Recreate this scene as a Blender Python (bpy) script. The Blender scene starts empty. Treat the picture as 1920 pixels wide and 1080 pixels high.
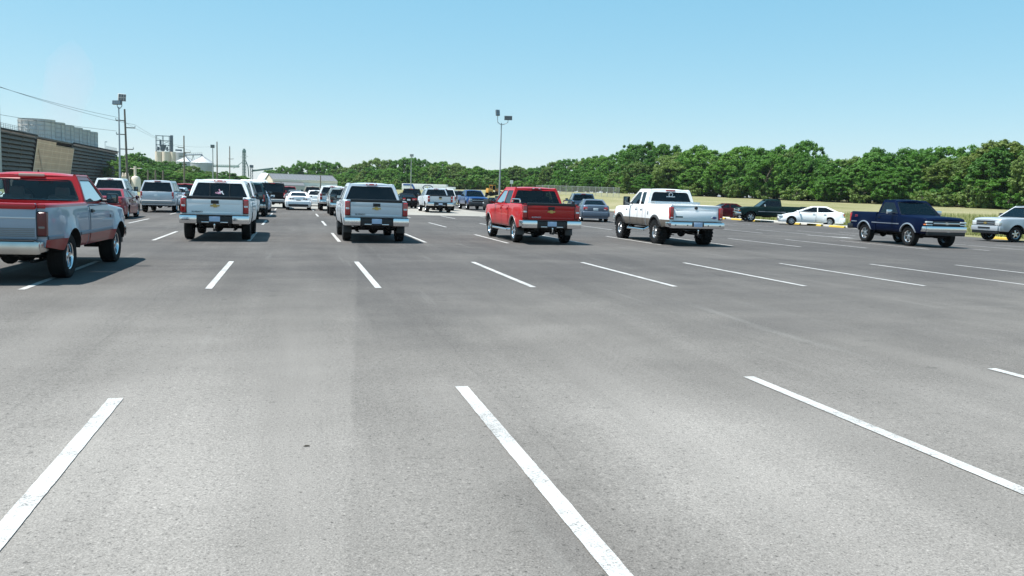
import bpy, bmesh, math, random
import numpy as np
from mathutils import Vector, Matrix
from mathutils.geometry import tessellate_polygon

random.seed(7)
RNG = np.random.default_rng(11)
sc = bpy.context.scene
COL = sc.collection
R = math.radians

# ---------------------------------------------------------------- camera
CAM_H = 1.676
cam = bpy.data.cameras.new('camera')
cam.sensor_width = 36.0
cam.lens = 36.0 * 1604.3 / 1920.0
cam.clip_end = 9000
cam.clip_start = 0.1
camo = bpy.data.objects.new('camera', cam)
COL.objects.link(camo)
_yaw, _pit, _rol = 0.25152, 0.108933, 0.031039
_f = Vector((math.sin(_yaw), math.cos(_yaw), 0)); _r = Vector((math.cos(_yaw), -math.sin(_yaw), 0)); _u = Vector((0, 0, 1))
_f2 = _f * math.cos(_pit) - _u * math.sin(_pit); _u2 = _u * math.cos(_pit) + _f * math.sin(_pit)
_r3 = _r * math.cos(_rol) + _u2 * math.sin(_rol); _u3 = _u2 * math.cos(_rol) - _r * math.sin(_rol)
camo.matrix_world = Matrix(((_r3.x, _u3.x, -_f2.x, 0), (_r3.y, _u3.y, -_f2.y, 0), (_r3.z, _u3.z, -_f2.z, CAM_H), (0, 0, 0, 1)))
sc.camera = camo

# ---------------------------------------------------------------- light
SUN_EL, SUN_AZ = R(67), R(175)          # azimuth measured from +X towards +Y
sunv = Vector((math.cos(SUN_EL) * math.cos(SUN_AZ), math.cos(SUN_EL) * math.sin(SUN_AZ), math.sin(SUN_EL)))
w = bpy.data.worlds.new('World'); sc.world = w; w.use_nodes = True
nt = w.node_tree
bg = nt.nodes['Background']
sky = nt.nodes.new('ShaderNodeTexSky'); sky.sky_type = 'NISHITA'; sky.sun_disc = False
sky.sun_elevation = SUN_EL; sky.sun_rotation = math.pi / 2 - SUN_AZ
sky.air_density = 1.0; sky.dust_density = 0.0; sky.ozone_density = 1.0
sep = nt.nodes.new('ShaderNodeSeparateColor'); comb = nt.nodes.new('ShaderNodeCombineColor'); nt.links.new(sky.outputs[0], sep.inputs[0])
for _i, (_p, _a) in enumerate(((.80, .96), (.45, 2.28), (.33, 3.22))):      # softer, more cyan gradient of the hazy noon sky
    _pw = nt.nodes.new('ShaderNodeMath'); _pw.operation = 'POWER'; _pw.inputs[1].default_value = _p; nt.links.new(sep.outputs[_i], _pw.inputs[0])
    _ml = nt.nodes.new('ShaderNodeMath'); _ml.operation = 'MULTIPLY'; _ml.inputs[1].default_value = _a; nt.links.new(_pw.outputs[0], _ml.inputs[0]); nt.links.new(_ml.outputs[0], comb.inputs[_i])
nt.links.new(comb.outputs[0], bg.inputs[0])
bg.inputs[1].default_value = 0.088
sl = bpy.data.lights.new('sun', 'SUN'); sl.energy = 5.0; sl.angle = R(0.5); sl.color = (1.0, 0.965, 0.91)
so = bpy.data.objects.new('sun', sl); COL.objects.link(so)
so.rotation_euler = (-sunv).to_track_quat('-Z', 'Y').to_euler(); so.location = (-30, 10, 80)
sc.view_settings.view_transform = 'Standard'; sc.view_settings.look = 'None'
sc.view_settings.gamma = 1.0; sc.view_settings.use_curve_mapping = False
sc.view_settings.exposure = 0.8
sc.cycles.max_bounces = 6; sc.cycles.transparent_max_bounces = 12; sc.cycles.caustics_reflective = False

def zg(x):
    """gentle cross fall of the lot"""
    return .0082 * min(max(x, -30), 60) - .000324 * min(max(x - 5.25, 0), 30) ** 2

# ---------------------------------------------------------------- materials
def newmat(name):
    m = bpy.data.materials.new(name); m.use_nodes = True
    return m, m.node_tree, m.node_tree.nodes['Principled BSDF']
_MC = {}
def mat(name, col=(.5, .5, .5), rough=.5, metal=0., coat=0., noise=0., nscale=8., spec=None, bump=0., bscale=40.):
    if name in _MC: return _MC[name]
    m, t, b = newmat(name)
    b.inputs['Base Color'].default_value = (*col, 1); b.inputs['Roughness'].default_value = rough
    b.inputs['Metallic'].default_value = metal; b.inputs['Coat Weight'].default_value = coat
    b.inputs['Coat Roughness'].default_value = .04
    if spec is not None: b.inputs['Specular IOR Level'].default_value = spec
    if noise:
        tc = t.nodes.new('ShaderNodeTexCoord'); n = t.nodes.new('ShaderNodeTexNoise'); n.inputs['Scale'].default_value = nscale
        n.inputs['Detail'].default_value = 6; t.links.new(tc.outputs['Object'], n.inputs['Vector'])
        mx = t.nodes.new('ShaderNodeMix'); mx.data_type = 'RGBA'
        mx.inputs[6].default_value = (*[c * (1 - noise) for c in col], 1); mx.inputs[7].default_value = (*[min(1, c * (1 + noise)) for c in col], 1)
        t.links.new(n.outputs['Fac'], mx.inputs[0]); t.links.new(mx.outputs[2], b.inputs['Base Color'])
    if bump:
        tc = t.nodes.new('ShaderNodeTexCoord'); n = t.nodes.new('ShaderNodeTexNoise'); n.inputs['Scale'].default_value = bscale
        t.links.new(tc.outputs['Object'], n.inputs['Vector']); bp = t.nodes.new('ShaderNodeBump'); bp.inputs['Strength'].default_value = bump
        bp.inputs['Distance'].default_value = .01; t.links.new(n.outputs['Fac'], bp.inputs['Height']); t.links.new(bp.outputs[0], b.inputs['Normal'])
    _MC[name] = m
    return m
def paint(name, col, metal=0., rough=.32):
    d = max(col) < .08
    return mat('paint_' + name, col, .55 if d else max(rough, .38), 0. if d else metal, coat=.10 if d else .6, noise=.05, nscale=3., spec=.03 if d else .25)
def glass_clear():
    if 'glass_clear' in _MC: return _MC['glass_clear']
    m, t, b = newmat('glass_clear')
    tr = t.nodes.new('ShaderNodeBsdfTransparent'); tr.inputs[0].default_value = (.50, .62, .60, 1)
    gl = t.nodes.new('ShaderNodeBsdfGlossy'); gl.inputs['Roughness'].default_value = .03
    fr = t.nodes.new('ShaderNodeFresnel'); fr.inputs[0].default_value = 1.5
    mx = t.nodes.new('ShaderNodeMixShader'); t.links.new(fr.outputs[0], mx.inputs[0]); t.links.new(tr.outputs[0], mx.inputs[1]); t.links.new(gl.outputs[0], mx.inputs[2])
    t.links.new(mx.outputs[0], t.nodes['Material Output'].inputs[0]); _MC['glass_clear'] = m
    return m
def glass_tint(name, k):
    n = 'glass_' + name
    if n in _MC: return _MC[n]
    m, t, b = newmat(n)
    tr = t.nodes.new('ShaderNodeBsdfTransparent'); tr.inputs[0].default_value = (*k, 1)
    gl = t.nodes.new('ShaderNodeBsdfGlossy'); gl.inputs['Roughness'].default_value = .03
    fr = t.nodes.new('ShaderNodeFresnel'); fr.inputs[0].default_value = 1.5
    mx = t.nodes.new('ShaderNodeMixShader'); t.links.new(fr.outputs[0], mx.inputs[0]); t.links.new(tr.outputs[0], mx.inputs[1]); t.links.new(gl.outputs[0], mx.inputs[2])
    t.links.new(mx.outputs[0], t.nodes['Material Output'].inputs[0]); _MC[n] = m
    return m
RUB = mat('tyre_rubber', (.009, .009, .0095), .8, spec=.25, bump=.3, bscale=60)
BLK = mat('black_plastic', (.012, .012, .014), .45)
SEAL = mat('rubber_seal', (.008, .008, .009), .5)
UND = mat('underbody', (.008, .008, .009), .8)
CHR = mat('chrome', (.72, .73, .75), .12, 1.0)
CHRD = mat('worn_chrome', (.52, .51, .49), .22, 1.0, noise=.2, nscale=5)
ALU = mat('alloy', (.62, .62, .63), .28, 1.0)
STEEL = mat('grey_steel', (.33, .35, .36), .5, .6)
RED = mat('lamp_red', (.42, .012, .014), .12, coat=1.)
REDD = mat('lamp_red_dark', (.10, .006, .008), .3, coat=.15)
WHL = mat('lamp_white', (.75, .75, .74), .1, coat=1.)
AMB = mat('lamp_amber', (.75, .18, .02), .12, coat=1.)
HDL = mat('lamp_clear', (.70, .72, .72), .08, .3, coat=1.)
GOLD = mat('emblem_gold', (.50, .36, .12), .3, .7)
PLATE = mat('plate_blue_white', (.42, .52, .68), .4, noise=.3, nscale=60)
PLATEW = mat('plate_white', (.65, .68, .70), .4, noise=.25, nscale=60)
INT = mat('cabin_dark', (.02, .02, .022), .8)
INTG = mat('cabin_grey', (.09, .09, .095), .8)
MIRG = mat('mirror_glass', (.11, .13, .14), .06, 1.0)
GDARK = mat('glass_dark', (.004, .006, .009), .04, spec=.35)
GCLR = glass_tint('clear', (.50, .63, .61))
GMID = glass_tint('mid', (.13, .17, .18))
DECAL = mat('white_decal', (.75, .76, .78), .5)

# ---------------------------------------------------------------- mesh builder
class MB:
    def __init__(s): s.v = []; s.f = []; s.m = []; s.mats = []
    def mi(s, m):
        if m not in s.mats: s.mats.append(m)
        return s.mats.index(m)
    def add(s, vs, fs, m):
        o = len(s.v); s.v += [tuple(p) for p in vs]; k = s.mi(m) if not isinstance(m, list) else None
        for i, f in enumerate(fs):
            s.f.append([a + o for a in f]); s.m.append(k if k is not None else s.mi(m[i]))
    def box(s, c, d, m, bev=0., rot=None, seg=2):
        bm = bmesh.new(); bmesh.ops.create_cube(bm, size=1)
        for v in bm.verts: v.co = Vector((v.co.x * d[0], v.co.y * d[1], v.co.z * d[2]))
        if bev > 0: bmesh.ops.bevel(bm, geom=bm.edges[:] + bm.verts[:], offset=min(bev, min(d) * .45), segments=seg, affect='EDGES', profile=.6)
        bm.verts.index_update()
        M = (rot.to_4x4() if rot else Matrix.Identity(4)); M.translation = Vector(c)
        s.add([M @ v.co for v in bm.verts], [[v.index for v in f.verts] for f in bm.faces], m); bm.free()
        return s
    def cyl(s, p0, p1, r0, m, r1=None, n=12, caps=True):
        p0 = Vector(p0); p1 = Vector(p1); r1 = r0 if r1 is None else r1
        a = (p1 - p0).normalized(); q = a.to_track_quat('Z', 'Y'); vs = []
        for p, r in ((p0, r0), (p1, r1)):
            for i in range(n): t = 2 * math.pi * i / n; vs.append(p + q @ Vector((r * math.cos(t), r * math.sin(t), 0)))
        fs = [[i, (i + 1) % n, n + (i + 1) % n, n + i] for i in range(n)]
        if caps: fs += [list(range(n))[::-1], list(range(n, 2 * n))]
        s.add(vs, fs, m); return s
    def tube(s, pts, r, m, n=8):
        for a, b in zip(pts[:-1], pts[1:]): s.cyl(a, b, r, m, n=n)
        return s
    def lathe(s, prof, m, c=(0, 0, 0), ax='y', n=28, close=False):
        """prof: (radius, along)"""
        vs = []
        for i in range(n):
            t = 2 * math.pi * i / n; ca, sa = math.cos(t), math.sin(t)
            for r, a in prof:
                p = (r * ca, a, r * sa) if ax == 'y' else ((r * ca, r * sa, a) if ax == 'z' else (a, r * ca, r * sa))
                vs.append((p[0] + c[0], p[1] + c[1], p[2] + c[2]))
        k = len(prof); fs = []
        for i in range(n):
            j = (i + 1) % n
            for q in range(k - 1): fs.append([i * k + q, j * k + q, j * k + q + 1, i * k + q + 1])
        s.add(vs, fs, m); return s
    def grid(s, P, m, mf=None):
        """P[i][j] points"""
        a, b = len(P), len(P[0]); vs = [p for r in P for p in r]; fs = []; ms = []
        for i in range(a - 1):
            for j in range(b - 1):
                q = [i * b + j, (i + 1) * b + j, (i + 1) * b + j + 1, i * b + j + 1]
                cs = [Vector(vs[k]) for k in q]
                if (cs[0] - cs[2]).cross(cs[1] - cs[3]).length < 1e-7: continue
                fs.append(q); ms.append(mf(sum(cs, Vector()) / 4) if mf else m)
        s.add(vs, fs, ms); return s
    def poly(s, outer, holes, mp, m, flip=False):
        ls = [[Vector((p[0], p[1], 0)) for p in l] for l in [outer] + holes]
        tr = tessellate_polygon(ls); fl = [p for l in [outer] + holes for p in l]
        s.add([mp(*p) for p in fl], [list(t) for t in tr], m); return s
    def prism(s, outer, mp0, mp1, m):
        """solid between two maps of a 2d outline"""
        n = len(outer); ls = [[Vector((p[0], p[1], 0)) for p in outer]]; tr = tessellate_polygon(ls)
        vs = [mp0(*p) for p in outer] + [mp1(*p) for p in outer]
        fs = [list(t) for t in tr] + [[a + n for a in t[::-1]] for t in tr] + [[i, (i + 1) % n, n + (i + 1) % n, n + i] for i in range(n)]
        s.add(vs, fs, m); return s
    def build(s, name, parent=None, smooth=35, loc=None):
        me = bpy.data.meshes.new(name); me.from_pydata(s.v, [], s.f)
        for m in s.mats: me.materials.append(m)
        me.polygons.foreach_set('material_index', s.m)
        bm = bmesh.new(); bm.from_mesh(me)
        bmesh.ops.remove_doubles(bm, verts=bm.verts[:], dist=1e-4); bmesh.ops.recalc_face_normals(bm, faces=bm.faces[:])
        bm.to_mesh(me); bm.free()
        if smooth:
            me.polygons.foreach_set('use_smooth', [True] * len(me.polygons)); me.set_sharp_from_angle(angle=R(smooth))
        o = bpy.data.objects.new(name, me); COL.objects.link(o)
        if parent: o.parent = parent
        if loc: o.location = loc
        return o
def tag(o, label, cat, group=None, kind=None):
    if label: o['label'] = label
    if cat: o['category'] = cat
    if group: o['group'] = group
    if kind: o['kind'] = kind
    return o
def empty(name, loc, rz=0., parent=None):
    o = bpy.data.objects.new(name, None); COL.objects.link(o); o.location = loc; o.rotation_euler = (0, 0, rz); o.empty_display_size = .3
    if parent: o.parent = parent
    return o
def struct(name, mb, **k):
    o = mb.build(name, **k); o['kind'] = 'structure'; return o
def lerp(a, b, t): return a + (b - a) * t
def pw(pts, x):
    if x <= pts[0][0]: return pts[0][1]
    for (a, b), (c, d) in zip(pts[:-1], pts[1:]):
        if x <= c: return b + (d - b) * (x - a) / max(1e-9, c - a)
    return pts[-1][1]
def rpoly(pts, r, n=4):
    out = []; k = len(pts)
    for i in range(k):
        p = Vector(pts[i]); a = (Vector(pts[i - 1]) - p); b = (Vector(pts[(i + 1) % k]) - p)
        d = min(r, a.length * .45, b.length * .45); a = p + a.normalized() * d; b = p + b.normalized() * d
        for j in range(n + 1):
            t = j / n; q = a * (1 - t) ** 2 + p * 2 * t * (1 - t) + b * t * t; out.append((q.x, q.y))
    return out
def inset(pts, d):
    c = sum((Vector(p) for p in pts), Vector((0, 0))) / len(pts); k = len(pts); out = []
    area = sum(pts[i][0] * pts[(i + 1) % k][1] - pts[(i + 1) % k][0] * pts[i][1] for i in range(k)); sg = 1 if area > 0 else -1
    for i in range(k):
        a, p, b = Vector(pts[i - 1]), Vector(pts[i]), Vector(pts[(i + 1) % k])
        n1 = (p - a); n2 = (b - p)
        n1 = Vector((-n1.y, n1.x)).normalized() if n1.length > 1e-6 else Vector((0, 0)); n2 = Vector((-n2.y, n2.x)).normalized() if n2.length > 1e-6 else Vector((0, 0))
        q = p + sg * d * (n1 + n2).normalized(); out.append((q.x, q.y))
    return out

# ---------------------------------------------------------------- vehicles
def text_obj(body, size, m, M, parent, name='lettering', extrude=.004):
    cu = bpy.data.curves.new(name, 'FONT'); cu.body = body; cu.size = size; cu.extrude = extrude; cu.align_x = 'CENTER'; cu.align_y = 'CENTER'
    o = bpy.data.objects.new(name, cu); COL.objects.link(o)
    me = bpy.data.meshes.new_from_object(o.evaluated_get(bpy.context.evaluated_depsgraph_get())); bpy.data.objects.remove(o); bpy.data.curves.remove(cu)
    me.materials.clear(); me.materials.append(m)
    o = bpy.data.objects.new(name, me); COL.objects.link(o); o.parent = parent; o.matrix_local = M
    return o
def facing(c, xa, ya):
    xa = Vector(xa); ya = Vector(ya); za = xa.cross(ya)
    return Matrix(((xa.x, ya.x, za.x, c[0]), (xa.y, ya.y, za.y, c[1]), (xa.z, ya.z, za.z, c[2]), (0, 0, 0, 1)))

_WC = {}
def wheel_meshes(r, tw, rr, style, rimmat):
    key = (r, tw, rr, style, rimmat.name)
    if key in _WC: return _WC[key]
    T = MB(); h = tw / 2
    T.lathe([(rr, -h * .8), (rr + .02, -h * .93), (lerp(rr, r, .55), -h), (r - .035, -h * .97), (r - .008, -h * .82), (r, -h * .5), (r, h * .5), (r - .008, h * .82), (r - .035, h * .97), (lerp(rr, r, .55), h), (rr + .02, h * .93), (rr, h * .8)], RUB, n=36)
    if style == 'mud':
        for i in range(22):
            a = 2 * math.pi * i / 22
            for sg in (-1, 1):
                aa = a + (.07 if sg > 0 else -.07); q = Matrix.Rotation(-aa, 3, 'Y') @ Matrix.Rotation(sg * .35, 3, 'X')
                T.box((math.cos(aa) * (r + .004), sg * h * .52, math.sin(aa) * (r + .004)), (.035, h * 1.0, .075), RUB, .008, q, 1)
                T.box((math.cos(aa) * (r - .05), sg * h * .98, math.sin(aa) * (r - .05)), (.08, .02, .06), RUB, .006, Matrix.Rotation(-aa, 3, 'Y'), 1)
    else:
        for y in (-h * .35, 0, h * .35): T.lathe([(r + .0005, y - .006), (r - .006, y), (r + .0005, y + .006)], SEAL, n=36)
    Rm = MB(); d = h * .86     # outer face towards +y
    Rm.lathe([(rr, -h * .8), (rr, -h * .3), (rr * .93, 0), (rr * .9, d * .6), (rr * .96, d * .9), (rr + .012, d), (rr + .012, d * .92)], rimmat, n=36)
    Rm.lathe([(rr * .9, -.02), (0.01, -.02)], UND, n=24)
    if style in ('five', 'six', 'mud', 'star'):
        ns = {'five': 5, 'six': 6, 'mud': 8, 'star': 5}[style]; wd = {'five': .085, 'six': .06, 'mud': .05, 'star': .06}[style]
        for i in range(ns):
            a = 2 * math.pi * i / ns; q = Matrix.Rotation(-a, 3, 'Y'); L = rr * .86
            off = [-.035, .035] if style == 'star' else [0]
            for of in off:
                cc = q @ Vector((L * .55, 0, of)); Rm.box((cc.x, d * .62, cc.z), (L * .95, .035, wd * (.6 if len(off) > 1 else 1)), rimmat, .01, q)
        Rm.lathe([(.001, d * .85), (rr * .2, d * .84), (rr * .27, d * .72), (rr * .3, d * .4)], rimmat, n=20)
        Rm.lathe([(.001, d * .88), (rr * .12, d * .87), (rr * .13, d * .8)], STEEL, n=14)
    else:   # disc with holes look
        Rm.lathe([(rr * .9, d * .35), (rr * .72, d * .62), (rr * .5, d * .68), (rr * .33, d * .5), (rr * .3, d * .8), (rr * .2, d * .92), (.001, d * .93)], rimmat, n=28)
        for i in range(8):
            a = 2 * math.pi * i / 8; Rm.cyl((rr * .66 * math.cos(a), d * .6, rr * .66 * math.sin(a)), (rr * .66 * math.cos(a), d * .70, rr * .66 * math.sin(a)), .03, UND, n=10)
    to = T.build('tyre'); ro = Rm.build('rim')
    _WC[key] = (to.data, ro.data); bpy.data.objects.remove(to); bpy.data.objects.remove(ro)
    return _WC[key]

def vehicle(S, loc, heading, label, group, pos_is_front=False):
    """S: spec dict. local frame: x forward, y left, z up, origin under the rear axle."""
    g = S.get
    W = S['W']; hw0 = W / 2; WB = S['WB']; ro = S['ro']; fo = S['fo']; xf = WB + fo; tr = S['tr']; tw = S['tw']; ar = S['ar']; zr = S['zr']
    body = S['paint']; detail = g('detail', 1)
    root = empty(S['name'], loc, heading); tag(root, label, S['cat'], group)
    top = S['top']; xb = S['xb']
    ztop = lambda x: pw(top, x)
    prof = g('prof', [(0, .945), (.10, .975), (.28, .995), (.55, 1.0), (.8, .99), (1, .965)])
    def hw(x, z):
        zt = ztop(x); t = (z - zr) / max(.01, zt - zr); h = hw0 * pw(prof, t)
        tf = g('taper_f', .14); lf = g('lf', .75)
        if x > xf - lf: h -= tf * ((x - xf + lf) / lf) ** 2.4
        trr = g('taper_r', .05); lr = g('lr', .5)
        if x < -ro + lr: h -= trr * ((-ro + lr - x) / lr) ** 2.4
        fl = g('flare', .02)
        for xa in (0, WB):
            d = math.hypot(x - xa, z - tr)
            h += fl * math.exp(-((d - ar) / .10) ** 2)
        return h
    def zbot(x):
        z = zr + g('rise_r', 0) * max(0, (-.5 - x)) + g('rise_f', 0) * max(0, x - WB - .5)
        for xa in (0, WB):
            d = abs(x - xa)
            if d < ar: z = max(z, tr + math.sqrt(ar * ar - d * d))
        return z
    bands = g('bands', [])          # [(z, material below)]
    def bandmat(c):
        if S.get('matfn'):
            m = S['matfn'](c)
            if m: return m
        for z, m in bands:
            if c.z < z: return m
        return body
    def stations(x0, x1, step=.16):
        xs = set([x0, x1]); n = max(2, int((x1 - x0) / step))
        for i in range(n + 1): xs.add(x0 + (x1 - x0) * i / n)
        for xa in (0, WB):
            for k in range(0, 19): 
                x = xa + ar * math.cos(math.pi * k / 18)
                if x0 < x < x1: xs.add(x)
            for e in (-ar - .002, ar + .002):
                if x0 < xa + e < x1: xs.add(xa + e)
        for p in top:
            if x0 < p[0] < x1: xs.add(p[0])
        for e in (.03, .08): 
            if x0 < xf - e < x1: xs.add(xf - e)
            if x0 < -ro + e < x1: xs.add(-ro + e)
        xs = sorted(xs); out = [xs[0]]
        for x in xs[1:]:
            if x - out[-1] > 1e-3: out.append(x)
        return out
    rnd = g('round', .06)
    def endshrink(x):
        e = 0
        for d in (xf - x, x + ro):
            if d < .10: e = max(e, .05 * (1 - d / .10) ** 2)
        return e
    def column(x, inner):
        zb = zbot(x); zt = ztop(x); es = endshrink(x)
        lv = [zr + t * (zt - rnd - zr) for t in (0, .12, .28, .45, .62, .8, 1)] + [b[0] for b in bands]
        lv = sorted(lv); pts = []
        for z in lv:
            z = max(min(z, zt - rnd), min(zb, zt - rnd)); pts.append((hw(x, z) - es, z))
        h = hw(x, zt - rnd) - es; e2 = es * .5
        pts += [(h - rnd * .12, zt - rnd * .55 - e2), (h - rnd * .38, zt - rnd * .2 - e2), (h - rnd * .9, zt - e2)]
        pts += [(a, z - e2) for a, z in inner(x, h - rnd * .9, zt)]
        return [(x, y, z) for y, z in pts]
    cr = g('crown', .035)
    def inner_top(x, h, zt):
        return [(h * .75, zt + cr * .5), (h * .4, zt + cr * .88), (0, zt + cr)]
    def shell(mb, x0, x1, inner, mf, caps=(True, True)):
        P = []
        for x in stations(x0, x1):
            c = column(x, inner); P.append(c + [(a, -b, d) for a, b, d in c[::-1][1:]])
        mb.grid(P, body, mf)
        for i, on in ((0, caps[0]), (-1, caps[1])):
            if on:
                ring = [(p[1], p[2]) for p in P[i]]; q = []
                for p in ring:
                    if not q or (abs(p[0] - q[-1][0]) + abs(p[1] - q[-1][1])) > 1e-4: q.append(p)
                x = P[i][0][0]; mb.poly(q, [], lambda a, b: (x, a, b), body)
        return P
    G = S['gh']
    bx0 = xb if S.get('bed') else -ro
    cabin = (G['xb'] + .02, G['xw'] - .03)
    ztb = G['zb']
    def mf_body(c):
        if cabin[0] < c.x < cabin[1] and c.z > ztop(c.x) - .008 and abs(c.y) < hw0 - rnd * 1.9: return INT
        return bandmat(c)
    B = MB(); shell(B, bx0, xf, inner_top, mf_body, (bx0 > -ro or True, True))
    bo = B.build('body', root)
    # ---- bed
    if S.get('bed'):
        rail = ztop(-.2); fl = rail - .52; bedin = g('bedmat', body)
        def inner_bed(x, h, zt): return [(h - .05, zt), (h - .065, zt - .02), (h - .075, fl + .05), (h - .1, fl), (h * .4, fl), (0, fl)]
        BB = MB(); x0, x1 = -ro + .055, xb - .035
        lim = hw0 - rnd * .9 - .045
        shell(BB, x0, x1, inner_bed, lambda c: bedin if (c.z < rail - .012 and abs(c.y) < lim - .01) else bandmat(c))
        BB.box((xb - .06, 0, (rail + fl) / 2), (.03, W - .3, rail - fl), bedin)
        if g('railcap'): 
            for s in (-1, 1): BB.box(((x0 + x1) / 2, s * (hw0 - .085), rail + .008), (x1 - x0 - .02, .09, .022), BLK, .008)
        BB.build('bed', root)
        # tailgate
        tgw = 2 * (hw(-ro + .1, rail - .3) - g('lampw', .15) - .02); tz0, tz1 = S['tgz']
        TG = MB(); xg = -ro
        tgm = g('tgmat', body)
        TG.box((xg + .03, 0, (tz0 + tz1) / 2), (.055, tgw, tz1 - tz0), tgm, .018)
        st = g('tgstyle', 'chev')
        if st == 'chev':
            TG.box((xg + .005, 0, tz1 - .115), (.03, tgw - .03, .15), tgm, .014)
            TG.box((xg + .004, 0, tz0 + .06), (.014, tgw - .10, .06), tgm, .006)
        elif st == 'ford':
            TG.box((xg + .004, 0, lerp(tz0, tz1, .74)), (.02, tgw - .16, .035), tgm, .01)
            TG.box((xg + .003, 0, lerp(tz0, tz1, .38)), (.02, tgw - .14, (tz1 - tz0) * .45), tgm, .012)
            TG.box((xg + .02, 0, tz1 - .015), (.07, tgw, .045), tgm, .02)
        elif st == 'ram':
            TG.box((xg + .012, 0, tz1 - .05), (.075, tgw, .10), g('tgtop', tgm), .03)
            TG.box((xg + .006, 0, lerp(tz0, tz1, .60)), (.022, tgw - .01, .03), mat('satin_strip', (.55, .56, .58), .3, .3), .008)
            for k in range(5): TG.box((xg + .004, 0, lerp(tz0, tz1, .10 + .05 * k)), (.014, tgw - .05, .022), mat('ribbed_strip', (.20, .21, .22), .35, .4), .006)
        else:
            TG.box((xg + .003, 0, lerp(tz0, tz1, .45)), (.018, tgw - .14, (tz1 - tz0) * .5), tgm, .012)
        tgo = TG.build('tailgate', root)
        if g('tgcap', True) and st == 'chev': MB().box((xg + .020, 0, tz1 - .010), (.092, tgw + .01, .095), BLK, .022).build('tailgate_cap', tgo)
        if st == 'chev':
            MB().box((xg - .012, 0, tz1 - .135), (.022, .23, .105), BLK, .02).box((xg - .026, 0, tz1 - .12), (.012, .17, .03), SEAL, .005).build('handle', tgo)
            zc = tz1 - .245
            bow = [(-.135, -.022), (-.045, -.022), (-.035, -.052), (.06, -.052), (.05, -.022), (.120, -.022), (.135, .022), (.045, .022), (.035, .052), (-.06, .052), (-.05, .022), (-.120, .022)]
            MB().prism(rpoly(bow, .006, 1), lambda a, b: (xg - .004, -a * 1.05, zc + b * .95), lambda a, b: (xg - .024, -a * 1.0, zc + b * .9), GOLD).build('emblem', tgo)
            lt = DECAL if g('darktext') is None else BLK
            if detail > 0:
                text_obj(g('lettext', 'SILVERADO'), .062, lt, facing((xg - .011, tgw / 2 - .30, tz0 + .09), (0, -1, 0), (0, 0, 1)), tgo)
        elif st == 'ford':
            MB().lathe([(.001, -.02), (.05, -.018), (.065, 0)], BLK, (xg - .0, 0, lerp(tz0, tz1, .84)), 'x', 20).build('handle', tgo)
            e = MB(); e.lathe([(.001, -.012), (.07, -.010), (.078, 0)], CHR, (0, 0, 0), 'x', 24); e.lathe([(.001, -.0135), (.062, -.0125)], mat('emblem_blue', (.02, .05, .22), .3), (0, 0, 0), 'x', 24)
            eo = e.build('emblem', tgo); eo.location = (xg - .012, -(tgw / 2 - .16), lerp(tz0, tz1, .25)); eo.scale = (1, 1.35, .62)
            MB().box((xg - .012, tgw / 2 - .20, lerp(tz0, tz1, .26)), (.012, .26, .05), mat('badge_teal', (.01, .05, .06), .4), .004).build('badge', tgo)
        elif st == 'plain':
            MB().box((xg - .008, 0, lerp(tz0, tz1, .80)), (.02, .20, .07), BLK, .015).build('handle', tgo)
        if g('tglean'):
            k = math.tan(R(S['tglean']))
            for o in [tgo] + list(tgo.children):
                if o.location.length > .01: o.location.x += k * (o.location.z - tz0)
                else:
                    for v in o.data.vertices: v.co.x += k * max(0, v.co.z - tz0)
    # ---- greenhouse
    zb, zR, wb, wt = G['zb'], G['zr'], G['wb'], G['wt']; gx0, gx1, gx2, gx3 = G['xb'], G['xbt'], G['xwt'], G['xw']; zw = G.get('zw', zb)
    T = lambda z: (z - zb) / (zR - zb)
    xC = lambda z: lerp(gx0, gx1, T(z)); xA = lambda z: lerp(gx3, gx2, (z - zw) / (zR - zw))
    yS = lambda z: lerp(wb, wt, T(z)) + .018 * math.sin(math.pi * min(1, max(0, T(z))))
    cm = g('roofpaint', body); CB = MB()
    z1, z2 = zb + G.get('sill', .035), zR - G.get('head', .085)
    gm = {'dark': GDARK, 'light': glass_tint('light', (.74, .84, .83)), 'clear': GCLR, 'mid': GMID}
    holes = []
    for a, b in G['win']:
        def edge(e, z, left):
            if e == 'C': return xC(z) + G.get('cpil', .10)
            if e == 'A': return xA(z) - G.get('apil', .09)
            return e + G.get('lean', 0.) * (z - z1)
        pts = [(edge(a, z1, 1), z1), (edge(b, z1, 0), z1)]
        if b == 'A': pts[1] = (edge('A', z1, 0), z1)
        pts += [(edge(b, z2, 0), z2), (edge(a, z2, 1), z2)]
        # clean up when the top is narrower
        holes.append(rpoly(pts, .045, 3))
    outer = [(gx0, zb), (lerp(gx0, gx3, .33), zb), (lerp(gx0, gx3, .66), zb), (gx3, zw)] + [(xA(lerp(zw, zR, t)), lerp(zw, zR, t)) for t in (.25, .5, .75)] + [(gx2, zR), (lerp(gx1, gx2, .5), zR), (gx1, zR)] + [(xC(lerp(zb, zR, t)), lerp(zb, zR, t)) for t in (.75, .5, .25)]
    for s in (-1, 1):
        CB.poly(outer, holes, lambda x, z: (x, s * yS(z), z), cm)
    # rear wall and windscreen frame
    yR = lambda z: yS(z)
    rw = G.get('rw', (.07, .10)); zl = zb + G.get('rsill', .05); zh = zR - G.get('rhead', .07)
    def rearp(yy, z): return (xC(z) - .03 * (1 - (yy / wb) ** 2), yy, z)
    sub = lambda z: [(yR(z) * k, z) for k in (-1, -.5, 0, .5, 1)]
    rear_outer = [(wb * k, zb) for k in (-1, -.5, 0, .5, 1)] + [(yS(lerp(zb, zR, t)), lerp(zb, zR, t)) for t in (.33, .66)] + [(wt * k, zR) for k in (1, .5, 0, -.5, -1)] + [(-yS(lerp(zb, zR, t)), lerp(zb, zR, t)) for t in (.66, .33)]
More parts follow.
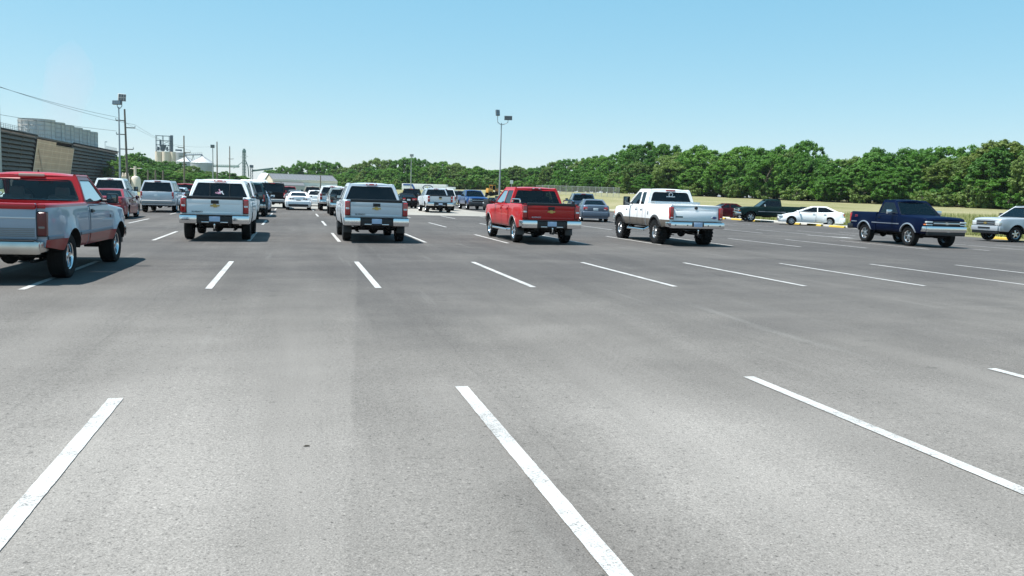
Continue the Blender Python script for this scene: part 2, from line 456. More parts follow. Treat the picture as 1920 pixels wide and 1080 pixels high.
    def dens(p, n=6):
        out = []
        for i in range(len(p)):
            a, b = Vector(p[i]), Vector(p[(i + 1) % len(p)])
            k = max(1, int((b - a).length / .25))
            for j in range(k): q = a.lerp(b, j / k); out.append((q.x, q.y))
        return out
    rear_hole = dens(rpoly([(-(yS(zl) - rw[0]), zl), (yS(zl) - rw[0], zl), (yS(zh) - rw[1], zh), (-(yS(zh) - rw[1]), zh)], G.get('rr', .06), 3))
    CB.poly(rear_outer, [rear_hole], rearp, cm)
    def frontp(yy, z): return (xA(z) + .07 * (1 - (yy / wb) ** 2), yy, z)
    fz0, fz1 = zw + .02, zR - .05
    fouter = [(wb * k, zw) for k in (-1, -.5, 0, .5, 1)] + [(yS(lerp(zw, zR, .5)), lerp(zw, zR, .5))] + [(wt * k, zR) for k in (1, .5, 0, -.5, -1)] + [(-yS(lerp(zw, zR, .5)), lerp(zw, zR, .5))]
    fhole = dens(rpoly([(-(yS(fz0) - .05), fz0), (yS(fz0) - .05, fz0), (yS(fz1) - .07, fz1), (-(yS(fz1) - .07), fz1)], .05, 3))
    CB.poly(fouter, [fhole], frontp, cm)
    # rounded corner posts and roof rails
    for s in (-1, 1):
        zs = [lerp(zb, zR, t) for t in (0, .25, .5, .75, 1)]
        CB.tube([(xC(z) + .022, s * (yS(z) - .024), z) for z in zs], .034, cm, 10)
        zs = [lerp(zw, zR, t) for t in (0, .25, .5, .75, 1)]
        CB.tube([(xA(z) - .015, s * (yS(z) - .022), z) for z in zs], .032, cm, 10)
        CB.tube([(gx1 + .02, s * (wt - .028), zR - .004), (gx2 - .01, s * (wt - .028), zR - .004)], .036, cm, 10)
    rc = G.get('rc', .055); P = []
    nx = 12
    for i in range(nx + 1):
        x = lerp(gx1 - .0, gx2 + .02, i / nx); row = []; u = 2 * i / nx - 1
        for j in range(13):
            v = 2 * j / 12 - 1
            row.append((x - .03 * (1 - v * v) * (u < 0) * abs(u) + .07 * (1 - v * v) * max(0, u) ** 3, wt * v, zR - .006 + rc * (1 - abs(v) ** 3.0) * (1 - abs(u) ** 5 * .8)))
        P.append(row)
    CB.grid(P, cm)
    co = CB.build('cab', root, smooth=40)
    # glass
    def pane(name, pts, mp, mpi, gmat, seal=.022, parent=co):
        M_ = MB(); inn = inset(pts, seal)
        M_.poly(pts, [inn], mp, SEAL); M_.poly(inn, [], mpi, gmat)
        return M_.build(name, parent, smooth=0)
    rg = pane('rear_window', rear_hole, lambda y, z: (rearp(y, z)[0] + .004, y, z), lambda y, z: (rearp(y, z)[0] + .008, y, z), gm[G.get('rglass', 'dark')], .02)
    pane('windscreen', fhole, lambda y, z: (frontp(y, z)[0] - .004, y, z), lambda y, z: (frontp(y, z)[0] - .008, y, z), gm[G.get('fglass', 'mid')], .02)
    for h in holes:
        for s in (-1, 1):
            pane('side_window', h, lambda x, z: (x, s * (yS(z) - .004), z), lambda x, z: (x, s * (yS(z) - .010), z), gm[G.get('sglass', 'dark')], .016)
    if g('slider'):
        for yy in (-.30, .30): MB().box(((xC(zl) + xC(zh)) / 2 - .02, yy, (zl + zh) / 2), (.03, .022, zh - zl - .03), SEAL, .004, Matrix.Rotation(math.atan2(gx1 - gx0, zR - zb), 3, 'Y')).build('window_divider', rg)
    if g('decal_fn'): g('decal_fn')(rg, rearp, zl, zh)
    # brake light
    if G.get('brake', True):
        k = MB(); k.box((gx1 - .012 - .03, 0, zR - .004 + G.get('brz', 0)), (.05, .36, .05), RED if not g('cargo') else RED, .015)
        if g('cargo'): 
            for s in (-1, 1): k.box((gx1 - .016 - .03, s * .11, zR - .004), (.05, .07, .036), WHL, .01)
        if g('brake_mat'):
            k = MB().box((gx1 - .012 - .03, 0, zR + .002), (.05, .44, .05), g('brake_mat'), .012)
        k.build('brake_light', co)
    # interior: seats, dash and wheel showing above the belt line
    im = INTG if G.get('rglass') in ('clear', 'light') else INT
    for xs in G.get('rows', [gx3 - 1.15]):
        for s in (-1, 1):
            I = MB(); I.box((xs, s * .40, zb + .02), (.16, .52, .26), im, .06, Matrix.Rotation(-.18, 3, 'Y')); I.box((xs - .04, s * .40, zb + .20), (.10, .26, .20), im, .045); I.build('seat', root)
    MB().box((gx3 - .35, 0, zb - .02), (.5, 2 * wb - .22, .10), INT, .04).build('dashboard', root)
    MB().lathe([(.17, -.012), (.185, 0), (.17, .012)], INT, (gx3 - .72, .40, zb + .08), 'x', 20).build('steering_wheel', root)
    MB().box((gx2 - .05, 0, zR - .13), (.03, .25, .07), INT, .02).build('rear_view_mirror', root)
    # ---- doors
    seam = SEAL
    for (dx0, dx1) in S.get('doors', []):
        for s in (-1, 1):
            D = MB(); zs0, zs1 = zr + .045, zb - .035
            def patch(x0, x1, za, zb_, off, m, nx=10, nz=11, mf=None):
                zz = sorted(set([lerp(za, zb_, j / (nz - 1)) for j in range(nz)] + [b[0] for b in bands if za < b[0] < zb_]))
                D.grid([[(x, s * (hw(x, min(z, ztop(x) - rnd)) + off - (.02 * max(0, (z - ztop(x) + rnd) / rnd) ** 2)), z) for z in zz] for x in [lerp(x0, x1, i / nx) for i in range(nx + 1)]], m, mf)
            patch(dx0 - .008, dx1 + .008, zs0 - .008, zs1 + .010, .0035, seam)
            patch(dx0, dx1, zs0, zs1, .007, body, mf=bandmat)
            do = D.build('door', root)
            hx = dx0 + .14; hz = zb - .13; H = MB()
            H.box((hx, s * (hw(hx, hz) + .022), hz), (.18, .032, .042), g('handmat', body), .014)
            H.box((hx, s * (hw(hx, hz) + .008), hz), (.15, .012, .075), SEAL, .005)
            H.build('handle', do)
    # ---- side trim strip and arch lips
    if g('strip'):
        z0, z1_, m, off = S['strip']; segs = S.get('strip_x', [(ar + .03, WB - ar - .03)])
        for s in (-1, 1):
            for a, b in segs:
                Q = MB(); Q.grid([[(x, s * (hw(x, z) + o), z) for z, o in ((z0, .002), (z0 + .012, off), (z1_ - .012, off), (z1_, .002))] for x in [lerp(a, b, i / 16) for i in range(17)]], m)
                Q.build('side_moulding', root)
    if g('lip'):
        m, lw, pr = S['lip']
        for xa in (0, WB):
            for s in (-1, 1):
                Q = MB(); P = []
                a0 = math.asin(max(0, min(.9, (zr + .012 - tr) / (ar - .012)))); a0 = a0 if zr > tr else 0.
                for k in range(25):
                    a = lerp(a0, math.pi - a0, k / 24); c, sn = math.cos(a), math.sin(a)
                    zmin = zr + .012
                    row = []
                    for rr_, of in ((ar - .012, -.04), (ar - .006, pr), (ar + lw * .5, pr), (ar + lw, pr * .6), (ar + lw + .004, 0)):
                        z = tr + rr_ * sn; x = xa + rr_ * c; z = max(z, zmin)
                        row.append((x, s * (hw(x, z) + of), z))
                    P.append(row)
                Q.grid(P, m); Q.build('arch_moulding', root)
    # ---- underbody
    U = MB()
    U.box(((xf - ro) / 2, 0, zr + .05), (xf + ro - .35, W - .55, .10), UND)
    if S.get('bed') or g('truckframe'):
        for s in (-1, 1): U.box(((xf - ro) / 2 - .1, s * .42, zr - .02), (xf + ro - .5, .08, .13), UND)
        U.cyl((0, -hw0 + .2, tr), (0, hw0 - .2, tr), .055, UND, n=10)
        U.lathe([(.001, -.2), (.10, -.14), (.165, 0), (.10, .14), (.001, .2)], UND, (-.02, .0, tr), 'x', 14)
        U.cyl((-ro + .35, .48, zr - .08), (1.6, .48, zr - .06), .035, UND)
        U.cyl((-ro + .15, -.55, zr - .04), (1.0, -.50, zr - .04), .04, UND)
        U.lathe([(.01, -.09), (.33, -.09), (.36, 0), (.33, .09), (.01, .09)], UND, (-.72, 0, zr + .02), 'z', 20)
        for s in (-1, 1):
            U.cyl((-.30, s * .52, zr + .1), (-.05, s * .50, tr - .05), .03, UND)
            U.box((0, s * .52, tr - .08), (1.1, .07, .03), UND)
            U.box((WB, s * .5, tr - .02), (.35, .3, .1), UND, .02)
        U.cyl((WB, -hw0 + .25, tr), (WB, hw0 - .25, tr), .045, UND)
        U.box((WB * .55, 0, zr - .06), (.7, .4, .16), UND, .04)
    for xa in (0, WB):
        for s in (-1, 1):
            P = []
            for k in range(17):
                a = math.pi * k / 16 * 1.16 - .25; x = xa + (ar + .004) * math.cos(a); z = tr + (ar + .004) * math.sin(a)
                z = max(z, zr - .02)
                P.append([(x, s * (hw0 - .035 if False else hw(x, max(z, zr + .02)) - .006), z), (x, s * (hw0 - .42), z)])
            U.grid(P, UND)
            U.poly([(xa + ar * math.cos(math.pi * k / 16), tr + ar * math.sin(math.pi * k / 16)) for k in range(17)], [], lambda x, z: (x, s * (hw0 - .42), z), UND)
    U.build('chassis', root)
    # ---- bumpers, lamps, plates
    S['ends'](S, root, dict(hw=hw, ztop=ztop, xf=xf, hw0=hw0, zr=zr, rnd=rnd, zb=zb, zR=zR, gx3=gx3, gx2=gx2, wb=wb, yS=yS))
    # ---- mirrors
    ms = S.get('mirror', (.22, .20, BLK)); 
    for s in (-1, 1):
        mx = gx3 - S.get('mirx', .42); mz = zb + S.get('mirz', .10); K = MB()
        my = wb + .10 + ms[0] / 2
        K.box((mx, s * my, mz), (.10, ms[0], ms[1]), ms[2], .035)
        K.cyl((mx + .03, s * (wb - .03), mz - ms[1] * .25), (mx, s * (my - .05), mz - ms[1] * .25), .028, BLK)
        mo = K.build('side_mirror', root)
        MB().box((mx - .052, s * my, mz), (.006, ms[0] - .05, ms[1] - .05), MIRG, .002).build('mirror_glass', mo)
    # ---- wheels
    td, rd = wheel_meshes(tr, tw, S.get('rr', tr * .58), S.get('rim', 'six'), S.get('rimmat', ALU))
    for xa in (0, WB):
        for s in (-1, 1):
            we = empty('wheel', (xa, s * (S.get('track', W - tw - .06) / 2), tr), 0 if s > 0 else math.pi, root)
            for nm, me in (('tyre', td), ('rim', rd)):
                o = bpy.data.objects.new(nm, me); COL.objects.link(o); o.parent = we
            we.rotation_euler[1] = random.uniform(0, 6)
    if S.get('extra'): S['extra'](S, root, dict(hw=hw, ztop=ztop, xf=xf, hw0=hw0, zr=zr, zb=zb, zR=zR, xb=xb, ar=ar, gx1=gx1, yS=yS, xC=xC))
    return root

def ends_pickup(S, root, q):
    ro = S['ro']; hw0 = q['hw0']; bz0, bz1 = S['bump']; st = S.get('tgstyle'); xr = -ro
    K = MB(); wB = hw0 - .01 - S.get('bumpin', 0)
    if st == 'chev' and S.get('bumpstyle', 'chev') == 'chev':
        bm = S.get('bumpmat', CHR)
        for s in (-1, 1):
            K.box((xr - .10, s * (wB - .25), (bz0 + bz1) / 2), (.14, .50, bz1 - bz0), bm, .035)
            K.box((xr + .12, s * (wB - .02), (bz0 + bz1) / 2 + .02), (.42, .06, bz1 - bz0 - .05), bm, .03)
        K.box((xr - .07, 0, (bz0 + bz1) / 2 - .01), (.11, 2 * wB - .98, bz1 - bz0 - .02), BLK, .02)
        K.box((xr - .08, 0, bz1 + .004), (.17, 2 * wB - .06, .03), BLK, .012)
        for s in (-1, 1): K.box((xr - .13, s * .27, bz0 + .045), (.02, .22, .03), bm, .008)
    else:
        bm = S.get('bumpmat', CHR)
        K.box((xr - .09, 0, (bz0 + bz1) / 2), (.15, 2 * wB - .02, bz1 - bz0), bm, .045)
        for s in (-1, 1): K.box((xr + .10, s * (wB - .03), (bz0 + bz1) / 2 + .01), (.40, .07, bz1 - bz0 - .04), bm, .03)
        K.box((xr - .085, 0, bz1 + .004), (.15, 2 * wB - .20, .022), BLK, .01)
        if st == 'ford':
            K.box((xr - .145, 0, bz1 - .085), (.06, .44, .14), BLK, .02)
            for yy in (-.82, -.38, .38, .82): K.cyl((xr - .168, yy, (bz0 + bz1) / 2), (xr - .16, yy, (bz0 + bz1) / 2), .024, BLK, n=12)
    bo = K.build('rear_bumper', root)
    if S.get('plate', True):
        pz = (bz0 + bz1) / 2 + S.get('platedz', .02); px = xr - (.145 if st != 'ford' else .185)
        po = MB().box((px, 0, pz), (.012, .31, .155), S.get('platemat', PLATE), .003).build('license_plate', bo)
    # lamps
    lw = S.get('lampw', .15); lz0, lz1 = S['lampz']
    for s in (-1, 1):
        K = MB(); yo = q['hw'](xr + .05, (lz0 + lz1) / 2) + .006; lm = S.get('lampmat', RED)
        K.box((xr + .055, s * (yo - lw / 2), (lz0 + lz1) / 2), (.15, lw, lz1 - lz0), lm, .03, seg=3)
        if S.get('revz'):
            a, b = S['revz']; K.box((xr + .05, s * (yo - lw / 2), lerp(lz0, lz1, (a + b) / 2)), (.15, lw - .035, (b - a) * (lz1 - lz0)), WHL if S.get('lampmat', RED) is RED else mat('lamp_smoke', (.2, .16, .14), .2), .02)
        K.box((xr + .06, s * (yo - lw / 2 - .008), (lz0 + lz1) / 2), (.12, lw + .012, lz1 - lz0 + .025), S.get('lampbezel', BLK), .02)
        K.build('tail_light', root)
    front_pickup(S, root, q)
def front_pickup(S, root, q):
    xf = q['xf']; hw0 = q['hw0']; fs = S.get('fstyle', 'chev'); zt = q['ztop'](xf); fb0, fb1 = S.get('fbump', (.50, .76)); bm = S.get('fbumpmat', CHR)
    K = MB(); K.box((xf + .05, 0, (fb0 + fb1) / 2), (.16, 2 * hw0 - .24, fb1 - fb0), bm, .05)
    for s in (-1, 1): K.box((xf - .22, s * (hw0 - .10), (fb0 + fb1) / 2), (.5, .08, fb1 - fb0 - .02), bm, .03)
    K.box((xf + .02, 0, fb0 - .06), (.14, 2 * hw0 - .3, .16), BLK, .03)
    if fs == 'late': K.box((xf + .145, 0, (fb0 + fb1) / 2 + .03), (.02, .8, .08), BLK, .02)
    K.build('front_bumper', root)
    g0, g1 = fb1 + .02, zt - .06
    K = MB(); yw = hw0 * .60
    K.box((xf + .01, 0, (g0 + g1) / 2), (.07, 2 * yw, g1 - g0), BLK, .02)
    gm = S.get('grillemat', ALU)
    K.box((xf + .045, 0, lerp(g0, g1, .5)), (.04, 2 * yw, .065), gm, .02)
    if fs == 'late':
        for z in (.06, .97): K.box((xf + .035, 0, lerp(g0, g1, z)), (.045, 2 * yw + .02, .05), gm, .02)
        for s in (-1, 1): K.box((xf + .03, s * yw, (g0 + g1) / 2), (.05, .05, g1 - g0), gm, .02)
    else: 
        for k in (.12, .28, .72, .88): K.box((xf + .03, 0, lerp(g0, g1, k)), (.03, 2 * yw - .04, .018), mat('grille_dark', (.04, .04, .045), .4), .004)
    go = K.build('grille', root)
    zc = lerp(g0, g1, .5)
    bow = [(-.135, -.022), (-.045, -.022), (-.035, -.052), (.06, -.052), (.05, -.022), (.120, -.022), (.135, .022), (.045, .022), (.035, .052), (-.06, .052), (-.05, .022), (-.120, .022)]
    if fs in ('chev', 'late'): MB().prism(rpoly(bow, .006, 1), lambda a, b: (xf + .06, a, zc + b), lambda a, b: (xf + .08, a, zc + b * .9), GOLD if fs == 'late' else ALU).build('emblem', go)
    for s in (-1, 1):
        K = MB(); y0 = yw + .015; y1 = hw0 - .10; zc = (g0 + g1) / 2
        K.box((xf - .02, s * (y0 + y1) / 2, lerp(g0, g1, .74) if fs == 'chev' else zc), (.14, y1 - y0, (g1 - g0) * (.42 if fs == 'chev' else .92)), HDL, .03)
        if fs == 'chev':
            K.box((xf - .02, s * (y0 + y1) / 2, lerp(g0, g1, .20)), (.13, y1 - y0, (g1 - g0) * .30), HDL, .02)
            K.box((xf - .10, s * (y1 - .01), lerp(g0, g1, .20)), (.22, .07, (g1 - g0) * .30), AMB, .02)
        else: K.box((xf - .10, s * (y1 - .015), zc + .02), (.24, .06, (g1 - g0) * .6), AMB if fs != 'late' else HDL, .02)
        K.build('headlight', root)

def ends_car(S, root, q):
    ro = S['ro']; hw0 = q['hw0']; xf = q['xf']; xr = -ro; body = S['paint']; b0, b1 = S['bump']; lz0, lz1 = S['lampz']; lw = S.get('lampw', .34)
    K = MB(); K.box((xr - .02, 0, (b0 + b1) / 2), (.16, 2 * hw0 - .26, b1 - b0), S.get('bumpmat', body), .06, seg=3)
    for s in (-1, 1): K.box((xr + .22, s * (hw0 - .075), (b0 + b1) / 2), (.55, .10, b1 - b0 - .03), S.get('bumpmat', body), .05)
    if S.get('diffuser'): K.box((xr - .05, 0, b0 + .02), (.16, S['diffuser'], .17), BLK, .04)
    bo = K.build('rear_bumper', root)
    pz = S.get('platez', b1 + .1)
    MB().box((xr - .012 - (.09 if pz < b1 else 0.02), 0, pz), (.012, .31, .155), S.get('platemat', PLATEW), .003).build('license_plate', root)
    for s in (-1, 1):
        K = MB(); yo = q['hw'](xr + .08, (lz0 + lz1) / 2) + .004 - .03; lm = S.get('lampmat', RED)
        if S.get('lampstyle') == 'twin':
            for a in (.30, .70): K.box((xr + .02, s * (yo - lw * a - .10), (lz0 + lz1) / 2), (.1, lw * .36, lz1 - lz0), lm, .03)
        else:
            K.box((xr + .05, s * (yo - lw / 2), (lz0 + lz1) / 2), (.14, lw, lz1 - lz0), lm, .04, seg=3)
            if S.get('revlamp', True): K.box((xr + .045, s * (yo - lw * .6), lerp(lz0, lz1, .22)), (.14, lw * .5, (lz1 - lz0) * .25), WHL, .02)
        K.build('tail_light', root)
    if S.get('trunk', True):
        K = MB(); t1 = q['ztop'](xr + .12) - .03; K.box((xr + .005, 0, (b1 + t1) / 2 + .02), (.05, 2 * hw0 - 2 * lw - .20 + S.get('trunkw', 0), t1 - b1), body, .02)
        if S.get('wiper'): K.box((xr - .03, .0, q['zb'] + .05), (.03, .14, .05), BLK, .015)
        if S.get('gatehandle'): K.box((xr - .024, 0, lerp(b1, t1, .75)), (.02, .34, .06), S['gatehandle'], .012)
        K.build('tailgate' if S['cat'] == 'SUV' else 'boot_lid', root)
    f0, f1 = S.get('fbump', (.28, .62)); zt = q['ztop'](xf - .05)
    K = MB(); K.box((xf - .04, 0, (f0 + f1) / 2), (.18, 2 * hw0 - .40, f1 - f0), body, .07, seg=3)
    K.build('front_bumper', root)
    K = MB(); K.box((xf + .045, 0, f0 + .13), (.03, .9, .15), BLK, .03); K.box((xf + .02, 0, f1 + .03), (.04, .7, .06), BLK, .02)
    for s in (-1, 1): K.box((xf + .015, s * .62, f0 + .13), (.05, .2, .12), BLK, .03)
    K.build('grille', root)
    for s in (-1, 1):
        K = MB(); K.box((xf - .16, s * (hw0 - .27), f1 + .05), (.34, .28, .13), HDL, .05, Matrix.Rotation(s * -.35, 3, 'Z'))
        K.build('headlight', root)

# ---------------------------------------------------------------- paints
WHITE = paint('white', (.86, .86, .86)); SILV = paint('silver', (.60, .63, .67), .25, .36); REDP = paint("red", (.48, .003, .005)); NAVY = paint('navy', (.0015, .006, .026))
GREEN = paint('dark_green', (.006, .020, .020)); MAROON = paint('maroon', (.055, .004, .009)); BLUEG = paint('blue_grey', (.12, .15, .20), .4); BLUE = paint('blue', (.008, .045, .16))
BLACKP = paint('black', (.008, .009, .011)); TAN = paint('tan', (.42, .36, .28), .3); GREYP = paint('grey', (.16, .18, .19), .4); BRONZE = paint('bronze', (.17, .145, .12), .3, .4)
TEAL = paint('dark_teal', (.012, .045, .06), .3); DKRED = paint('dark_red', (.30, .008, .014)); RAMRED = paint('faded_red', (.38, .010, .013), 0, .38); RAMSIL = paint('worn_silver', (.285, .345, .42), .3, .42)
MAUVE = paint('plum_red', (.20, .012, .022)); LBLUE = paint('silver_blue', (.36, .46, .58), .4); RAMLOW = paint('dull_red', (.24, .012, .013), 0, .45)

def pk(kind='crew', **k):
    """late model full-size pickup"""
    S = dict(name='pickup_truck', cat='pickup truck', W=2.03, WB=3.65, ro=1.17, fo=.99, tr=.40, tw=.27, ar=.50, zr=.52, bed=True, tgz=(.80, 1.325), lampz=(.86, 1.28), lampw=.155, bump=(.54, .79), revz=(.42, .57),
             tgstyle='chev', ends=ends_pickup, rim='five', mirror=(.24, .22, BLK), fstyle='late', cargo=True, rise_r=.14, flare=.022, taper_f=.11, lf=.7)
    xb = {'crew': .60, 'ext': .86, 'reg': .86}[kind]; xw = {'crew': 2.92, 'ext': 2.92, 'reg': 2.30}[kind]
    if kind == 'reg': S['WB'] = 3.02
    xw = S['WB'] - .73; xf = S['WB'] + S['fo']
    S['xb'] = xb
    S['top'] = [(-1.4, 1.33), (xb - .02, 1.33), (xb, 1.27), (xw, 1.25), (xw + .3, 1.235), (xf - .35, 1.205), (xf - .08, 1.165), (xf, 1.12)]
    S['gh'] = dict(xb=xb + .03, xbt=xb + (.11 if kind == 'reg' else .17), xwt=xw - (.58 if kind == 'reg' else .76), xw=xw + .12, zb=1.265, zr=1.84, zw=1.24, wb=.94, wt=.74, win=[('C', xb + .98), (xb + 1.07, 'A')] if kind == 'crew' else ([('C', xb + .62), (xb + .70, 'A')] if kind == 'ext' else [('C', 'A')]),
                   rows=[xw - 1.15] + ([xb + .35] if kind != 'reg' else []), rr=.05, rc=.06)
    d0 = xb + (1.02 if kind == 'crew' else .66 if kind == 'ext' else .07)
    S['doors'] = [(d0, xw - .02)] + ([(xb + .09, d0 - .03)] if kind == 'crew' else [])
    S.update(k); 
    if 'ghx' in k: S['gh'].update(k['ghx'])
    return S

def flaps(m=BLK, xs=(0, 1), mm=.40):
    def f(S, root, q):
        for xa in [0, S['WB']]:
            for s in (-1, 1):
                MB().box((xa - S['ar'] + .03, s * (q['hw0'] - .17), S['zr'] - .10), (.015, .26, .27), m, .006, Matrix.Rotation(.12, 3, 'Y')).build('mud_flap', root)
    return f
def hitch(S, root, z=.50):
    K = MB(); x = -S['ro'] - .18
    K.box((x + .05, 0, z - .04), (.30, .07, .07), UND, .01).cyl((x - .02, 0, z), (x - .02, 0, z + .07), .018, CHR).lathe([(.001, .05), (.022, .035), (.03, 0), (.022, -.03), (.001, -.04)], CHR, (x - .02, 0, z + .10), 'z', 14)
    K.build('tow_hitch', root)

# --- 1 faded red and silver pickup
def ram_mat(c):
    if c.z > 1.262: return RAMRED
    if c.z < .735: return RAMLOW
    return RAMSIL
def ram_extra(S, root, q):
    for s in (-1, 1): MB().box((-S['ro'] + .052, s * (q['hw'](-S['ro'] + .06, 1.2) - .085), 1.285), (.03, .16, .075), RAMRED, .02).build('bed_corner', root)
    MB().cyl((q['gx1'] + .28, -.02, q['zR'] + .05), (q['gx1'] + .28, -.02, q['zR'] + .10), .02, BLK, r1=.012).build('roof_aerial', root)
    hx = 2.72
    for s in (-1, 1):
        MB().box((hx, s * (q['hw'](hx, 1.02) + .003), 1.02), (.16, .006, .06), BLK, .002).build('badge', root)
ram = pk('reg', paint=RAMSIL, WB=3.42, tr=.40, tw=.30, ar=.49, zr=.53, W=2.02, xb=1.13, matfn=ram_mat, roofpaint=RAMRED, tgstyle='ram', tgtop=RAMRED, lampmat=REDD, lampz=(.80, 1.19), lampw=.14, revz=(.30, .42), tgz=(.74, 1.33),
         bump=(.50, .72), bumpmat=CHRD, plate=False, handmat=BLK, mirror=(.22, .20, BLK), rim='five', rimmat=CHR, strip=(.735, .80, mat('grey_moulding', (.16, .19, .24), .4), .018), strip_x=[(-1.10, -.52), (.52, 2.88)], brake_mat=mat('lamp_dull', (.45, .42, .33), .3),
         fstyle='old', flare=.05, taper_r=.09, lr=.7, bumpin=.12, bedmat=RAMRED, cargo=False, extra=ram_extra, bands=[(.735, RAMLOW), (1.262, RAMSIL)])
ram['top'] = [(-1.4, 1.33), (1.11, 1.33), (1.13, 1.29), (2.66, 1.27), (2.95, 1.245), (3.5, 1.20), (4.15, 1.15), (4.33, 1.10), (4.41, 1.04)]
ram['doors'] = [(1.22, 2.66)]
ram['gh'] = dict(xb=1.15, xbt=1.28, xwt=2.08, xw=2.80, zb=1.285, zr=1.80, zw=1.26, wb=.925, wt=.75, win=[('C', 'A')], rglass='light', sglass='light', fglass='light', rows=[1.72], rr=.07, rc=.07, head=.07, cpil=.12)
vehicle(ram, (-4.80, 16.62, zg(-4.8)), R(87.8), 'faded red and silver regular cab pickup nearest the camera, showing rusty chrome bumper', 'pickup trucks in the lot')

# --- 2 white crew cab
def dec_white(rg, rearp, zl, zh):
    K = MB()
    for i, (a, b, r) in enumerate([(-.02, .14, .5), (.03, .17, -.4), (-.08, .13, .2), (.08, .14, .9), (.0, .20, 1.2)]):
        K.box((rearp(-a, zl + b)[0] - .004, -a, zl + b), (.004, .12, .03), DECAL if i % 2 else mat('decal_pink', (.6, .3, .4), .5), 0, Matrix.Rotation(r, 3, 'X'))
    K.build('window_sticker', rg)
def ex_white(S, root, q): hitch(S, root, .40)
vehicle(pk('crew', paint=WHITE, decal_fn=dec_white, extra=ex_white, slider=True, darktext=1), (-2.31, 28.55, zg(-2.4)), R(90), 'white crew cab pickup with pink and white sticker on its dark rear window', 'pickup trucks in the lot')

# --- 3 silver crew cab
vehicle(pk('crew', paint=SILV, extra=flaps(), darktext=1, ghx=dict(rglass='dark')), (2.52, 28.35, zg(2.6)), R(90), 'silver crew cab pickup with black tailgate cap, standing left of the red one', 'pickup trucks in the lot')

# --- 4 red crew cab
def ex_red(S, root, q):
    flaps(mat('flap_grey', (.045, .045, .048), .4))(S, root, q); hitch(S, root, .42)
    for s in (-1, 1):
        z = q['ztop'](-.2); y = s * (q['hw0'] - .09)
        MB().tube([(.45, y, z), (.45, y, z + .10), (.38, y, z + .13), (-.55, y, z + .13), (-.62, y, z + .10), (-.62, y, z)], .022, CHR, 10).build('bed_rail', root)
        y = s * (q['hw0'] - .02)
        K = MB(); K.tube([(.62, y - s * .1, .42), (.70, y, .40), (WBr - .72, y, .40), (WBr - .62, y - s * .1, .42)], .045, CHR, 12); K.build('running_board', root)
    MB().box((-.72, -(q['hw0'] - .02) + .1, q['ztop'](-.2) + .06), (.1, .1, .1), BLK, .04).build('bed_fitting', root)
WBr = 3.65
vehicle(pk('crew', paint=REDP, extra=ex_red, rimmat=CHR, rim='five', rr=.26, lip=(mat('lip_grey', (.30, .27, .27), .4, .5), .022, .010), ghx=dict(rglass='mid', sglass='mid'), bedmat=BLK, railcap=True), (8.2, 28.2, zg(8.2)), R(90), 'bright red crew cab pickup with chrome wheels and bed rails', 'pickup trucks in the lot')

# --- 5 lifted white and bronze pickup
def ex_ford(S, root, q):
    hitch(S, root, .44)
    for s in (-1, 1):
        y = s * (q['hw0'] + .02)
        K = MB(); K.tube([(.80, y - s * .14, .56), (.93, y, .46), (2.62, y, .46), (2.78, y - s * .14, .56)], .045, CHR, 12); K.build('running_board', root)
        MB().box((.72, s * (q['hw'](.72, 1.08) + .004), 1.08), (.10, .008, .12), mat('badge_grey', (.25, .27, .28), .4), .02).build('badge', root)
        MB().box((2.93, s * (q['hw'](2.93, 1.14) + .004), 1.16), (.16, .008, .05), mat('badge_grey'), .006).build('badge', root)
    K = MB(); z = q['ztop'](-.2)
    K.box((.62, 0, z + .03), (.42, 1.75, .14), mat('alu_plate', (.62, .64, .66), .3, .8, noise=.1, nscale=30), .02).build('tool_box', root)
    MB().cyl((3.0, -.78, 1.27), (3.0, -.80, 1.85), .006, BLK, n=6).build('aerial', root)
def dec_ford(rg, rearp, zl, zh):
    K = MB(); zc = zh - .09
    K.lathe([(.06, -.002), (.085, -.004), (.06, -.006)], DECAL, (rearp(0, zc)[0] - .002, 0, zc), 'x', 16)
    K.box((rearp(0, zc)[0] - .010, 0, zc - .075), (.004, .34, .03), DECAL)
    K.build('window_sticker', rg)
ford = pk('ext', paint=WHITE, W=2.03, WB=3.60, ro=1.22, fo=.98, tr=.432, tw=.33, ar=.53, zr=.61, rim='mud', rimmat=ALU, rr=.222, tgstyle='ford', tgz=(.86, 1.40), lampz=(.93, 1.32), lampw=.135, revz=(.04, .16), bump=(.61, .83), bumpmat=CHR, platedz=.03, tglean=7.,
          mirror=(.26, .34, BLK), mirz=.14, bands=[(.885, BRONZE)], lip=(mat('flare_grey', (.035, .033, .032), .55), .075, .035), extra=ex_ford, decal_fn=dec_ford, flare=.03, track=1.74, fstyle='old', fbump=(.62, .87), cargo=False, lampbezel=REDD)
ford['xb'] = .98
ford['top'] = [(-1.4, 1.405), (.95, 1.405), (.98, 1.345), (2.85, 1.325), (3.15, 1.31), (4.2, 1.26), (4.45, 1.215), (4.58, 1.16)]
ford['gh'] = dict(xb=1.0, xbt=1.16, xwt=2.15, xw=2.98, zb=1.34, zr=1.915, zw=1.315, wb=.93, wt=.77, win=[(1.70 - .36, 1.70), (1.82, 'A')], rows=[1.9], rr=.10, rc=.06, lean=.10, rw=(.10, .12), rsill=.06)
ford['doors'] = [(1.78, 2.84), (1.26, 1.75)]
vehicle(ford, (13.44, 28.25, zg(13.4)), R(88.5), 'tall lifted white pickup with bronze lower sides and mud tyres', 'pickup trucks in the lot')

